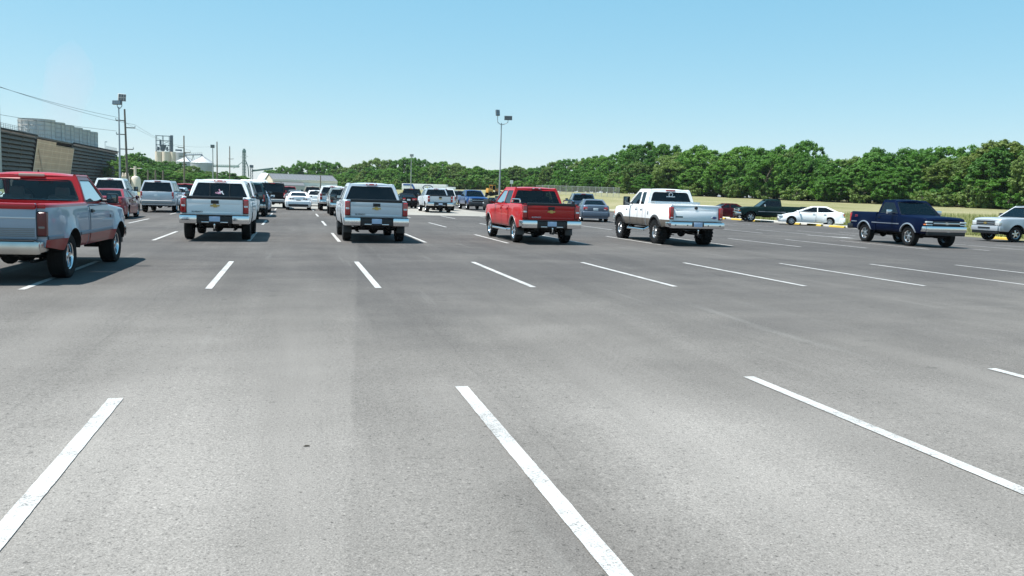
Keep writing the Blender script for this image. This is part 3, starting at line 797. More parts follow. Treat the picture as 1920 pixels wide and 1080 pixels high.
# --- 6 navy regular cab
def ex_navy(S, root, q):
    for s in (-1, 1):
        M = facing((-.62, s * (q['hw'](-.62, 1.12) + .004), 1.13), (-1 if s > 0 else 1, 0, 0), (0, 0, 1))
        text_obj('Z71', .13, mat('decal_red', (.5, .05, .06), .4), M, root, 'side_lettering', .002)
        MB().box((2.12, s * (q['hw'](2.12, .98) + .003), .98), (.18, .006, .035), mat('badge_grey', (.25, .27, .28), .4), .002).build('badge', root)
navy = pk('reg', paint=NAVY, W=1.99, tr=.405, tw=.28, ar=.50, zr=.55, rim='six', rr=.235, lampz=(.86, 1.27), fstyle='chev', fbump=(.62, .86), fbumpmat=CHR, lip=(mat('bright_lip', (.42, .44, .48), .3, .7), .045, .016),
          strip=(.86, .905, mat('bright_strip', (.30, .33, .38), .3, .6), .014), strip_x=[(-1.0, -.56), (.56, 2.44)], mirror=(.24, .19, mat('mirror_cover', (.60, .62, .64), .2, .8)), bump=(.55, .78), bumpmat=BLK, bumpstyle='bar', extra=ex_navy, tgcap=False,
          ghx=dict(fglass='mid', sglass='dark'))
vehicle(navy, (25.45, 32.9, zg(25.5)), R(-93.5), 'navy blue regular cab pickup parked nose out, silver arch trims', 'pickup trucks in the lot')

# --- 7 silver pickup at the right edge
SILV2 = paint('grey_silver', (.42, .45, .48), .3)
vehicle(pk('ext', paint=SILV2, rim='five', fstyle='late', fbumpmat=SILV2, grillemat=mat('grille_bar', (.30, .31, .32), .3, .8), fbump=(.54, .80), ghx=dict(fglass='mid')), (39.9, 37.55, zg(38)), R(180), 'silver pickup cut off by the right picture edge, backed over yellow blocks', 'pickup trucks in the lot')

# --- cars and SUVs
def sedan(**k):
    S = dict(name='sedan', cat='sedan', W=1.83, WB=2.72, ro=1.02, fo=.92, tr=.325, tw=.22, ar=.375, zr=.22, ends=ends_car, rim='six', mirror=(.18, .13, k.get('paint')), mirx=.22, mirz=.05, bump=(.34, .66), lampz=(.76, .93), lampw=.30, platez=.80,
             taper_f=.30, lf=.8, taper_r=.16, lr=.55, flare=.015, round=.09, crown=.03, xb=-1, rnd=.08, prof=[(0, .93), (.10, .965), (.3, .995), (.55, 1.0), (.8, .975), (1, .93)])
    WB = S['WB']; xf = WB + S['fo']
    S['top'] = [(-1.02, .96), (-.98, 1.02), (-.85, 1.055), (-.4, 1.06), (.5, 1.00), (1.6, .97), (2.1, .965), (2.9, .88), (3.35, .78), (3.58, .68), (3.64, .60)]
    S['gh'] = dict(xb=-.52, xbt=.28, xwt=1.25, xw=2.16, zb=.99, zr=1.40, zw=.95, wb=.80, wt=.60, win=[('C', .92), (1.0, 'A')], cpil=.26, apil=.17, sill=.03, head=.05, rows=[1.15, .25], rc=.05, brake=False, rsill=.05, rhead=.04, fglass='mid', sglass='dark')
    S['doors'] = [(1.0, 2.0), (.22, .97)]
    S.update(k)
    if 'ghx' in k: S['gh'].update(k['ghx'])
    return S
def suv(**k):
    S = dict(name='suv', cat='SUV', W=2.0, WB=2.95, ro=1.12, fo=.92, tr=.385, tw=.27, ar=.47, zr=.45, ends=ends_car, rim='six', mirror=(.22, .18, BLK), mirx=.40, bump=(.50, .74), lampz=(.86, 1.24), lampw=.15, platez=.98, truckframe=True, trunkw=.15,
             taper_f=.18, lf=.8, taper_r=.06, flare=.02, xb=-1, fbump=(.45, .75), bumpmat=STEEL)
    S['top'] = [(-1.13, 1.20), (-1.05, 1.25), (2.2, 1.23), (2.55, 1.20), (3.6, 1.10), (3.82, 1.03), (3.87, .97)]
    S['gh'] = dict(xb=-1.07, xbt=-.86, xwt=1.35, xw=2.32, zb=1.235, zr=1.80, zw=1.20, wb=.93, wt=.74, win=[('C', -.08), (.0, .86), (.95, 'A')], rows=[1.15, .15], rc=.06, brake=True, rw=(.05, .06), rr=.06, rsill=.02)
    S['doors'] = [(.95, 2.15), (.02, .92)]
    S.update(k)
    if 'ghx' in k: S['gh'].update(k['ghx'])
    return S
def hatch(**k):
    S = sedan(name='hatchback', cat='hatchback', **k)
    S['ro'] = .75; S['top'] = [(-.75, .92), (-.68, 1.0), (.5, 1.0), (1.6, .97), (2.1, .965), (2.9, .88), (3.35, .78), (3.58, .68), (3.64, .60)]
    S['gh'].update(xb=-.70, xbt=-.30, zr=1.44, win=[('C', .12), (.2, .92), (1.0, 'A')], cpil=.2)
    return S
SG = 'cars parked in the lot'
PG = 'pickup trucks in the lot'
def at(x, y): return (x, y, zg(x))
# blue grey sedan and the SUV behind it
vehicle(sedan(paint=BLUEG, W=1.87, ghx=dict(rglass='mid')), at(18.75, 52.4), R(77), 'blue grey sedan seen from behind, right of the bright red pickup', SG)
vehicle(suv(paint=paint('steel_blue', (.05, .09, .15), .4), ghx=dict(rglass='mid')), at(22.6, 66), R(76), 'dark blue SUV standing behind the blue grey sedan', SG)
# white sedan by the kerb
foc = sedan(paint=WHITE, rim='star', ghx=dict(xb=-.74, xbt=.20, xwt=1.22, xw=2.42, zr=1.425, cpil=.20, apil=.12, sill=.02, head=.04, win=[('C', .86), (.92, 'A')]), extra=None)
foc['top'] = [(-1.02, .95), (-.98, 1.0), (-.85, 1.04), (-.4, 1.05), (.5, 1.00), (1.6, .96), (2.3, .945), (2.9, .86), (3.35, .74), (3.58, .62), (3.64, .55)]
vehicle(foc, at(39.3, 57.2), R(152), 'white sedan parked side-on in front of the field, facing left', SG)
grn = pk('reg', paint=GREEN, WB=3.38, fstyle='chev', fbump=(.56, .80), mirror=(.24, .19, mat('mirror_cover')), rim='five', strip=(.84, .88, mat('bright_strip'), .012), strip_x=[(.56, 2.8)], ghx=dict(xw=2.75, xwt=2.05, fglass='mid'))
vehicle(grn, at(40.2, 64.0), R(163), 'dark green regular cab pickup facing left behind the white sedan', PG)
vehicle(sedan(paint=MAROON, ghx=dict(fglass='clear')), at(40.0, 72.5), R(175), 'dark maroon sedan half hidden behind the white lifted pickup', SG)
# left group
vehicle(sedan(paint=MAUVE, W=1.84, ghx=dict(rglass='mid')), at(-8.65, 44.9), R(90), 'plum red sedan behind the mirror of the red and silver pickup', SG)
vehicle(pk('crew', paint=WHITE, tr=.42, ghx=dict(zr=1.96), mirror=(.26, .30, BLK)), at(-11.0, 57.0), R(90), 'white crew cab pickup behind the plum red sedan, tall black mirror', PG)
vehicle(suv(paint=SILV, W=2.02, WB=3.30, tr=.40, bump=(.52, .74), bumpmat=mat('bumper_grey', (.30, .30, .30), .5), wiper=True, ghx=dict(zr=1.88)), at(-7.92, 56.2), R(90), 'silver boxy SUV with dark rear window left of the white crew cab', SG)
vehicle(sedan(paint=WHITE), at(-6.1, 62.5), R(90), 'white sedan whose red lamp shows between silver SUV and white pickup', SG)
vehicle(sedan(paint=WHITE), at(-12.9, 70), R(90), 'white sedan glimpsed behind the plum red sedan', SG)
vehicle(hatch(paint=LBLUE), at(-9.6, 78), R(90), 'pale silver hatchback glimpsed right of the silver boxy SUV roof', SG)
vehicle(suv(paint=DKRED), at(-10.6, 93), R(90), 'red SUV far behind, over the roof gap left of the white pickup', SG)
# vehicles seen through the cab of the nearest pickup
vehicle(sedan(paint=WHITE), at(-14.0, 52.5), R(-90), 'white sedan seen through the cab of the nearest pickup', SG)
vehicle(pk('ext', paint=paint('mid_silver', (.42, .44, .46), .3)), at(-11.25, 45.6), R(90), 'silver grey pickup seen through the rear window of the nearest pickup', PG)
# middle column right of the white pickup
vehicle(suv(paint=WHITE, W=2.02, WB=3.1, tr=.41, ghx=dict(zr=1.93)), at(-2.72, 42.8), R(90), 'white SUV close behind the right side of the white crew cab', SG)
vehicle(suv(paint=TEAL, bumpmat=CHRD, ghx=dict(zr=1.86)), at(-2.50, 51.0), R(90), 'dark teal SUV with chrome bumper, right of the white SUV', SG)
vehicle(sedan(paint=LBLUE), at(-2.42, 59.6), R(90), 'silver blue sedan between the dark teal and the black SUV', SG)
blk = suv(paint=BLACKP, W=2.05, tr=.42, zr=.52, ghx=dict(zr=1.98, wt=.82))
def rack(S, root, q):
    for s in (-1, 1): MB().tube([(-.6, s * .62, q['zR'] + .06), (-.5, s * .62, q['zR'] + .12), (1.1, s * .62, q['zR'] + .12), (1.2, s * .62, q['zR'] + .06)], .022, BLK).build('roof_rail', root)
blk['extra'] = rack
vehicle(blk, at(-1.62, 72.0), R(90), 'black high-roofed SUV with roof rails left of the white coupe', SG)
# white coupe
cam_ = sedan(name='sports_car', cat='sports car', paint=WHITE, W=1.92, WB=2.85, tr=.36, tw=.27, ar=.41, lampstyle='twin', lampmat=mat('lamp_black', (.03, .006, .008), .2), lampz=(.80, .89), lampw=.42, diffuser=1.45, bump=(.36, .70), platez=.70, platemat=mat('plate_dark', (.03, .06, .06), .4), flare=.035, trunk=True)
cam_['top'] = [(-1.02, .92), (-.98, 1.0), (-.85, 1.03), (-.3, 1.03), (.5, 1.0), (1.6, .96), (2.1, .955), (3.0, .88), (3.5, .78), (3.74, .68), (3.77, .60)]
cam_['gh'].update(xb=-.45, xbt=.35, xwt=1.15, xw=2.10, zr=1.34, wb=.78, wt=.56, win=[(.45, 'A')], cpil=.4, rw=(.14, .12))
cam_['doors'] = [(.75, 2.0)]
vehicle(cam_, at(.34, 67.2), R(90), 'white low sports coupe driving away down the middle aisle', SG)
vehicle(sedan(paint=GREYP), at(.1, 94), R(90), 'grey sedan roof showing above the white coupe', SG)
vehicle(suv(paint=DKRED), at(-.6, 117), R(90), 'dark red SUV far off above the white coupe', SG)
vehicle(pk('ext', paint=TAN, detail=0), at(2.05, 98), R(90), 'tan pickup far off, right of the white coupe roof', PG)
vehicle(hatch(paint=WHITE), at(2.0, 82), R(90), 'white hatchback left of the white pickup with C decal', SG)
def dec_c(rg, rearp, zl, zh):
    text_obj('C', .36, DECAL, facing((rearp(0, (zl + zh) / 2)[0] - .02, 0, (zl + zh) / 2), (0, -1, 0), (0, 0, 1)), rg, 'window_sticker', .003)
vehicle(pk('crew', paint=WHITE, decal_fn=dec_c, tr=.42, detail=0), at(2.85, 66.5), R(90), 'white pickup with a C decal on its rear window', PG)
p3 = pk('ext', paint=paint('pewter', (.36, .39, .38), .35), W=1.85, tgstyle='plain', lampz=(.86, 1.16), tgz=(.78, 1.22), bumpstyle='bar', ghx=dict(zr=1.68, zb=1.20, rglass='mid', fglass='clear', sglass='clear'), revz=None)
p3['top'] = [(a, b - .08) for a, b in p3['top']]
vehicle(p3, at(3.05, 54.8), R(90), 'pewter compact pickup just left behind the silver crew cab', PG)
vehicle(pk('crew', paint=WHITE, detail=0), at(4.6, 92), R(90), 'white pickup roof above the pewter compact pickup', PG)
# concrete apron group
vehicle(sedan(paint=WHITE), at(7.9, 74), R(90), 'white sedan right behind the silver crew cab, on pale concrete', SG)
vehicle(sedan(name='sports_car', cat='sports car', paint=BLACKP, ghx=dict(zr=1.34), lampz=(.78, .95), lampw=.5), at(10.3, 80.5), R(90), 'black coupe with wide red tail lamps on pale concrete', SG)
jeep = suv(paint=BLACKP, W=1.85, WB=2.6, ghx=dict(zr=1.82)); vehicle(jeep, at(11.7, 88), R(80), 'black SUV below the striped white trailer', SG)
vehicle(pk('ext', paint=SILV, extra=flaps(), ghx=dict(zr=1.86)), at(10.95, 66.8), R(90), 'silver pickup halfway down the lot in front of the white trailer', PG)
vehicle(suv(paint=WHITE, ghx=dict(zr=1.88), tr=.41), at(12.75, 75), R(90), 'white SUV half hidden right of the distant silver pickup', SG)
vehicle(suv(paint=GREYP), at(19.5, 104), R(90), 'dark grey SUV far off left of the blue pickup', SG)
vehicle(pk('ext', paint=BLUE, fstyle='chev', fbumpmat=mat('bumper_dark', (.06, .06, .065), .4), ghx=dict(fglass='mid'), detail=0), at(16.9, 84.1), R(-90), 'bright blue pickup facing the camera, far down the lot', PG)
vehicle(suv(paint=paint('charcoal', (.035, .04, .045), .3), W=1.88, WB=2.7, zr=.36, tr=.37, ar=.44, ghx=dict(zr=1.68, fglass='mid')), at(19.0, 71.5), R(205), 'dark grey crossover facing left behind the red pickup', SG)

# ---------------------------------------------------------------- ground, asphalt, markings
def node(t, k, **kw):
    n = t.nodes.new('ShaderNode' + k)
    for a, b in kw.items():
        if a == 'ins':
            for i, v in b.items(): n.inputs[i].default_value = v
        else: setattr(n, a, b)
    return n
def ramp(t, fac, stops):
    n = t.nodes.new('ShaderNodeValToRGB'); e = n.color_ramp.elements
    while len(e) < len(stops): e.new(.5)
    for q, (p, c) in zip(e, stops): q.position = p; q.color = (*c, 1) if not isinstance(c, float) else (c, c, c, 1)
    t.links.new(fac, n.inputs[0]); return n.outputs[0]
def mixc(t, a, b, fac, mode='MIX'):
    n = t.nodes.new('ShaderNodeMix'); n.data_type = 'RGBA'; n.blend_type = mode
    for i, v in ((0, fac), (6, a), (7, b)):
        if isinstance(v, (int, float)): n.inputs[i].default_value = v if i == 0 else (v, v, v, 1)
        elif isinstance(v, tuple): n.inputs[i].default_value = (*v, 1)
        else: t.links.new(v, n.inputs[i])
    return n.outputs[2]
def mth(t, op, a, b=None, clamp=False):
    n = t.nodes.new('ShaderNodeMath'); n.operation = op; n.use_clamp = clamp
    for i, v in enumerate((a, b)):
        if v is None: continue
        if isinstance(v, (int, float)): n.inputs[i].default_value = v
        else: t.links.new(v, n.inputs[i])
    return n.outputs[0]
def noise(t, vec, scale, detail=4, rough=.55, dist=0.):
    n = node(t, 'TexNoise', ins={'Scale': scale, 'Detail': detail, 'Roughness': rough, 'Distortion': dist}); t.links.new(vec, n.inputs['Vector']); return n.outputs['Fac']
def mapped(t, vec, scale=(1, 1, 1), rot=0.):
    n = node(t, 'Mapping'); n.inputs['Scale'].default_value = scale; n.inputs['Rotation'].default_value = (0, 0, rot); t.links.new(vec, n.inputs['Vector']); return n.outputs[0]

def asphalt_mat():
    m, t, b = newmat('asphalt'); tc = node(t, 'TexCoord'); o = tc.outputs['Object']; sx = node(t, 'SeparateXYZ'); t.links.new(o, sx.inputs[0]); X, Y = sx.outputs[0], sx.outputs[1]
    big = noise(t, o, .13, 3, .5, .6); med = noise(t, o, .55, 5, .6, .4); streak = noise(t, mapped(t, o, (1.6, .10, 1), R(-8)), .8, 5, .6); streak2 = noise(t, mapped(t, o, (.5, .9, 1), R(20)), .9, 4, .6)
    def blob(cx, cy, rx_, ry_):
        dx = mth(t, 'DIVIDE', mth(t, 'SUBTRACT', X, cx), rx_); dy = mth(t, 'DIVIDE', mth(t, 'SUBTRACT', Y, cy), ry_)
        dx = mth(t, 'ADD', dx, mth(t, 'MULTIPLY', mth(t, 'SUBTRACT', med, .5), 1.4)); dy = mth(t, 'ADD', dy, mth(t, 'MULTIPLY', mth(t, 'SUBTRACT', big, .5), 2.))
        r2 = mth(t, 'ADD', mth(t, 'MULTIPLY', dx, dx), mth(t, 'MULTIPLY', dy, dy)); return mth(t, 'POWER', 2.718, mth(t, 'MULTIPLY', r2, -1.))
    dust = mth(t, 'ADD', mth(t, 'ADD', mth(t, 'MULTIPLY', big, .34), .14), mth(t, 'MULTIPLY', med, .18)); dust = mth(t, 'ADD', dust, mth(t, 'MULTIPLY', streak2, .2))
    fine0 = noise(t, o, 22, 3, .7)
    # tone-mapped brightening of the near lane, painted into the asphalt colour
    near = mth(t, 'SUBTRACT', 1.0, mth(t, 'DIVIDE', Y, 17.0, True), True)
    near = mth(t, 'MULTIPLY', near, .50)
    # paving seam along the lot: fresher binder right of it
    seam = mth(t, 'SUBTRACT', X, mth(t, 'ADD', mth(t, 'MULTIPLY', Y, .074), -.07))
    right = mth(t, 'MULTIPLY', mth(t, 'MULTIPLY', mth(t, 'ADD', seam, mth(t, 'MULTIPLY', mth(t, 'SUBTRACT', fine0, .5), .10)), 18., True), mth(t, 'SUBTRACT', 1.0, mth(t, 'DIVIDE', seam, 2.2, True), True))
    right = mth(t, 'MULTIPLY', right, mth(t, 'MULTIPLY', noise(t, o, .9, 3, .5), .13))
    far_r = mth(t, 'MULTIPLY', mth(t, 'DIVIDE', mth(t, 'SUBTRACT', X, 3.), 9., True), .03)
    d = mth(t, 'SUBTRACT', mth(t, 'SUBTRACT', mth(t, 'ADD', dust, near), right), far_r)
    for bx, by, rx_, ry_, am in ((1.3, 3.9, .42, 1.5, -.26), (1.55, 10.8, .8, 2.2, -.13), (2.9, 5.2, .75, 1.2, .15), (-1.0, 6.2, 1.6, 1.8, .13), (6.5, 8.5, 2.2, 2.6, -.10), (3.9, 7.6, 1.0, .9, -.12), (-3.5, 10.5, 2.5, 1.4, .05), (4.6, 4.3, .9, .8, -.10)):
        d = mth(t, 'ADD', d, mth(t, 'MULTIPLY', blob(bx, by, rx_, ry_), am * .75))
    base = ramp(t, d, [(.24, (.056, .0525, .0515)), (.46, (.082, .0765, .0735)), (.68, (.146, .136, .1255)), (.95, (.240, .225, .208))])
    fine = noise(t, o, 95, 3, .7); fine2 = noise(t, o, 38, 4, .65); vor = node(t, 'TexVoronoi', ins={'Scale': 75.}); t.links.new(o, vor.inputs['Vector'])
    grain = ramp(t, fine, [(.30, .30), (.45, .88), (.60, 1.10), (.74, 2.0)])
    base = mixc(t, base, grain, .8, 'MULTIPLY')
    pits = ramp(t, fine2, [(.30, .25), (.40, .9), (.60, 1.0), (.72, 1.4)]); base = mixc(t, base, pits, .85, 'MULTIPLY')
    specks = ramp(t, noise(t, o, 150, 2, .5), [(.66, 0.), (.72, 1.)]); base = mixc(t, base, (.42, .41, .39), mth(t, 'MULTIPLY', specks, .5))
    stones = ramp(t, noise(t, o, 17, 5, .8), [(.27, 0.), (.33, 1.)]); base = mixc(t, base, stones, .5, 'MULTIPLY')
    # rolled lanes and pale tyre scuffs
    lane = ramp(t, streak, [(.35, .86), (.5, 1.0), (.66, 1.14)]); base = mixc(t, base, lane, .7, 'MULTIPLY')
    sc1 = noise(t, mapped(t, o, (3.2, .16, 1), R(24)), .7, 6, .7); sc_ = ramp(t, sc1, [(.60, 0.), (.69, 1.)]); base = mixc(t, base, (.26, .255, .24), mth(t, 'MULTIPLY', sc_, .16))
    sc2 = noise(t, mapped(t, o, (.13, 2.8, 1), R(-14)), .6, 6, .7); sc_ = ramp(t, sc2, [(.62, 0.), (.70, 1.)]); base = mixc(t, base, (.24, .235, .22), mth(t, 'MULTIPLY', sc_, .14))
    st = noise(t, o, 1.1, 2, .5); sto = ramp(t, st, [(.70, 0.), (.78, 1.)]); base = mixc(t, base, (.035, .034, .035), mth(t, 'MULTIPLY', sto, .35))
    for px_, sc_j, am in ((X, 3.66, .09), (Y, 25.0, .10)):       # construction joints
        wob = mth(t, 'ADD', px_, mth(t, 'MULTIPLY', noise(t, o, .35, 4, .6), .35)); f_ = mth(t, 'ABSOLUTE', mth(t, 'SUBTRACT', mth(t, 'FRACT', mth(t, 'DIVIDE', wob, sc_j)), .5))
        ln_ = mth(t, 'LESS_THAN', f_, .012 / sc_j); base = mixc(t, base, (.03, .029, .028), mth(t, 'MULTIPLY', ln_, am))
    oil = noise(t, o, 2.3, 3, .6); ol = ramp(t, oil, [(.69, 0.), (.75, 1.)]); base = mixc(t, base, (.028, .027, .026), mth(t, 'MULTIPLY', ol, .38))
    t.links.new(base, b.inputs['Base Color']); b.inputs['Roughness'].default_value = .9; b.inputs['Specular IOR Level'].default_value = .2
    h = mth(t, 'ADD', mth(t, 'MULTIPLY', fine2, .6), mth(t, 'MULTIPLY', fine, .5)); bp = node(t, 'Bump', ins={'Strength': .55, 'Distance': .012}); t.links.new(h, bp.inputs['Height']); t.links.new(bp.outputs[0], b.inputs['Normal'])
    return m
def grass_mat():
    m, t, b = newmat('dry_grass'); tc = node(t, 'TexCoord'); o = tc.outputs['Object']
    a = noise(t, o, .06, 4, .6); c = noise(t, o, .5, 6, .7); f = noise(t, o, 9, 4, .7); st = noise(t, mapped(t, o, (.25, .03, 1), R(35)), 1., 4, .6)
    k = mth(t, 'ADD', mth(t, 'MULTIPLY', a, .45), mth(t, 'ADD', mth(t, 'MULTIPLY', c, .25), mth(t, 'MULTIPLY', st, .3)))
    col = ramp(t, k, [(.30, (.135, .155, .060)), (.45, (.205, .200, .095)), (.58, (.265, .245, .140)), (.75, (.32, .285, .185))])
    fr = ramp(t, f, [(.3, .55), (.5, 1.0), (.7, 1.3)]); col = mixc(t, col, fr, .75, 'MULTIPLY')
    t.links.new(col, b.inputs['Base Color']); b.inputs['Roughness'].default_value = .95; b.inputs['Specular IOR Level'].default_value = .1
    bp = node(t, 'Bump', ins={'Strength': .9, 'Distance': .12}); t.links.new(f, bp.inputs['Height']); t.links.new(bp.outputs[0], b.inputs['Normal'])
    return m
def concrete_mat(name, col):
    m, t, b = newmat(name); tc = node(t, 'TexCoord'); o = tc.outputs['Object']
    a = noise(t, o, .4, 5, .6); f = noise(t, o, 30, 3, .7)
    c = ramp(t, a, [(.3, tuple(x * .86 for x in col)), (.7, tuple(x * 1.1 for x in col))]); c = mixc(t, c, ramp(t, f, [(.3, .8), (.7, 1.15)]), .6, 'MULTIPLY')
    t.links.new(c, b.inputs['Base Color']); b.inputs['Roughness'].default_value = .85
    return m
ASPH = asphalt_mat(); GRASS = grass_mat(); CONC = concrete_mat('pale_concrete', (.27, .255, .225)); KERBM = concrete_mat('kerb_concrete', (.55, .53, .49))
def line_mat():
    m, t, b = newmat('road_paint'); tc = node(t, 'TexCoord'); o = tc.outputs['Object']
    f = noise(t, o, 70, 4, .75); g_ = noise(t, o, 2.5, 5, .7)
    k = mth(t, 'ADD', mth(t, 'MULTIPLY', f, .6), mth(t, 'MULTIPLY', g_, .4))
    c = ramp(t, k, [(.38, (.11, .107, .10)), (.44, (.30, .295, .285)), (.52, (.43, .425, .41)), (.68, (.50, .495, .48))])
    t.links.new(c, b.inputs['Base Color']); b.inputs['Roughness'].default_value = .7; return m
LINEM = line_mat()

KX = 38.5                                  # asphalt edge towards the field
def field_z(x, y):
    d = max(0, (x - KX) * .72 + (y - 40) * .42 if x > KX else 0)
    far = max(0, (y - 118)) if x <= KX else 0
    d2 = math.hypot(x, y)
    r = 0.
    if x > 8: r = min(2.6, max(0, d2 - 62) * .0165) * min(1, max(0, (x - 8) / 34)) * (1 if x > KX else min(1, max(0, (y - 120) / 60)))
    if x > KX: r *= min(1, (x - KX) / 12)
    return r
def sheet(name, xs, ys, zf, m):
    mb = MB(); mb.grid([[(x, y, zf(x, y)) for y in ys] for x in xs], m); return struct(name, mb)
def steps(a, b, n): return [lerp(a, b, i / n) for i in range(n + 1)]
gx = [-4000, -2500, -900, -400, -200] + steps(-120, 160, 70) + [200, 240, 300, 400, 900, 2500, 4000]
gy = [-2500, -400, -60] + steps(-24, 220, 61) + [260, 320, 400, 600, 1500, 3000, 5500]
sheet('ground', gx, gy, lambda x, y: zg(x) - .03 + field_z(x, y), GRASS)
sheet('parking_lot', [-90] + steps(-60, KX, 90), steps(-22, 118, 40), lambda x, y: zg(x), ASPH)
apron = [(6.2, 57.5), (12.4, 57.5), (14.5, 70), (36, 70.0), (36, 112), (-4, 112), (5.5, 72)]
mb = MB(); mb.grid([[(x, y, zg(x) + .004) for y in steps(58.5, 116, 24)] for x in steps(6.5, 15.5, 9)], CONC); struct('concrete_apron', mb)
mb = MB(); mb.grid([[(x, y, zg(x) + .008) for y in steps(72, 116, 18)] for x in steps(-9, 6.4, 12)], CONC); struct('concrete_lane', mb)
# kerb and footpath beside the field
mb = MB()
for i in range(20):
    y0 = 51.8 + i * 2.6
    mb.box((KX + .12, y0 + 1.3, zg(KX) + .03), (.20, 2.585, .20), KERBM, .03)
mb.grid([[(x, y, zg(x) + .085) for y in steps(51.8, 104, 24)] for x in steps(KX + .2, KX + 2.2, 2)], KERBM)
struct('kerb', mb)
# painted stall lines
x0, Sx = -1.345, 2.751
rows_ = [(1.7, 7.12, -2, 8), (14.65, 20.04, -4, 12), (27.6, 33.05, -5, 12), (39.6, 45.0, -5, 12), (52.3, 57.7, -6, 12), (65, 70.4, -6, 6)]
for ya, yb, k0, k1 in rows_:
    for k in range(k0, k1 + 1):
        x = x0 + Sx * k
        if ya > 39 and k in (2,) and ya < 60: pass
        wd = .055
        mb = MB(); n_ = 70 if ya < 30 else 8; jt = .0022 if ya < 30 else 0
        mb.grid([[(x + dx + random.uniform(-jt, jt), y + (random.uniform(-.01, .01) if jt else 0), zg(x + dx) + .006) for y in steps(ya, yb, n_)] for dx in (-wd, wd)], LINEM)
        struct('parking_line', mb)
mb = MB(); zz = .008
mb.add([(25.2, 38.5, zg(25) + zz), (25.45, 38.5, zg(25) + zz), (26.1, 36.6, zg(26) + zz), (25.85, 36.6, zg(26) + zz)], [[0, 1, 2, 3]], LINEM)
mb.add([(25.6, 36.9, zg(26) + zz), (26.4, 36.9, zg(26) + zz), (26.05, 35.6, zg(26) + zz)], [[0, 1, 2]], LINEM); struct('arrow_marking', mb)
# yellow parking blocks
YEL = mat('yellow_paint', (.58, .40, .06), .7, noise=.35, nscale=9)
def block(y, label):
    mb = MB(); n = 8
    sec = [(-.08, 0), (.08, 0), (.065, .10), (.03, .135), (-.03, .135), (-.065, .10)]
    mb.prism(sec, lambda a, b: (a, -.9, b), lambda a, b: (a, .9, b), YEL)
    for yy in (-.6, .6): mb.cyl((0, yy, .13), (0, yy, .142), .02, STEEL, n=8)
    o = mb.build('parking_block', smooth=20); o.location = (KX - .35, y, zg(KX)); tag(o, label, 'parking block', 'yellow parking blocks')
    return o
for y, l in [(34.2, 'yellow parking block by the front wheel of the silver pickup at the right edge'), (36.9, 'yellow parking block under the silver pickup at the right edge'), (39.6, 'yellow parking block left of the silver pickup at the right edge'),
             (54.4, 'yellow parking block between white sedan boot and navy pickup'), (57.2, 'yellow parking block under the white sedan'), (60.0, 'yellow parking block between white sedan front and dark green pickup'), (66.0, 'yellow parking block behind the dark green pickup front wheel'), (69.0, 'yellow parking block between dark green pickup and maroon sedan'), (72., 'yellow parking block under the maroon sedan')]:
    block(y, l)

mb = MB(); mb.prism([(-.05, 0), (-.02, .022), (.03, .018), (.055, 0), (.03, -.018), (-.02, -.02)], lambda a, b: (a, b, .004 + .012 * abs(b) / .02), lambda a, b: (a, b, .007 + .012 * abs(b) / .02), mat('dry_leaf', (.05, .042, .03), .9))
o = mb.build('fallen_leaf'); o.scale = (.42, .42, .42); o.location = (.086, 5.588, zg(0)); tag(o, 'small dark dry leaf lying on the pale foreground asphalt', 'leaf')
# ---------------------------------------------------------------- trees
def leaf_mat(name, c0, c1, c2):
    m, t, b = newmat(name); g_ = node(t, 'NewGeometry'); oi = node(t, 'ObjectInfo'); tc = node(t, 'TexCoord')
    k = mth(t, 'ADD', mth(t, 'MULTIPLY', g_.outputs['Random Per Island'], .18), mth(t, 'ADD', mth(t, 'MULTIPLY', oi.outputs['Random'], .46), mth(t, 'MULTIPLY', noise(t, tc.outputs['Object'], .55, 2, .5), .36)))
    c = ramp(t, k, [(.05, c0), (.5, c1), (.95, c2)])
    b.inputs['Roughness'].default_value = .6; b.inputs['Specular IOR Level'].default_value = .25
    t.links.new(c, b.inputs['Base Color'])
    tr = node(t, 'BsdfTranslucent'); t.links.new(mixc(t, c, (1.25, 1.5, .5), 1., 'MULTIPLY'), tr.inputs[0])
    mx = node(t, 'MixShader', ins={0: .28}); t.links.new(b.outputs[0], mx.inputs[1]); t.links.new(tr.outputs[0], mx.inputs[2]); t.links.new(mx.outputs[0], t.nodes['Material Output'].inputs[0])
    return m
LEAF = leaf_mat('leaves_green', (.033, .096, .016), (.074, .180, .028), (.150, .270, .048))
LEAFP = leaf_mat('leaves_pale', (.075, .130, .034), (.130, .200, .052), (.190, .250, .078))
LEAFR = leaf_mat('leaves_rusty', (.060, .105, .020), (.105, .155, .032), (.155, .195, .050))
BARK = mat('bark', (.10, .085, .07), .9, noise=.3, nscale=3, bump=.5, bscale=6)
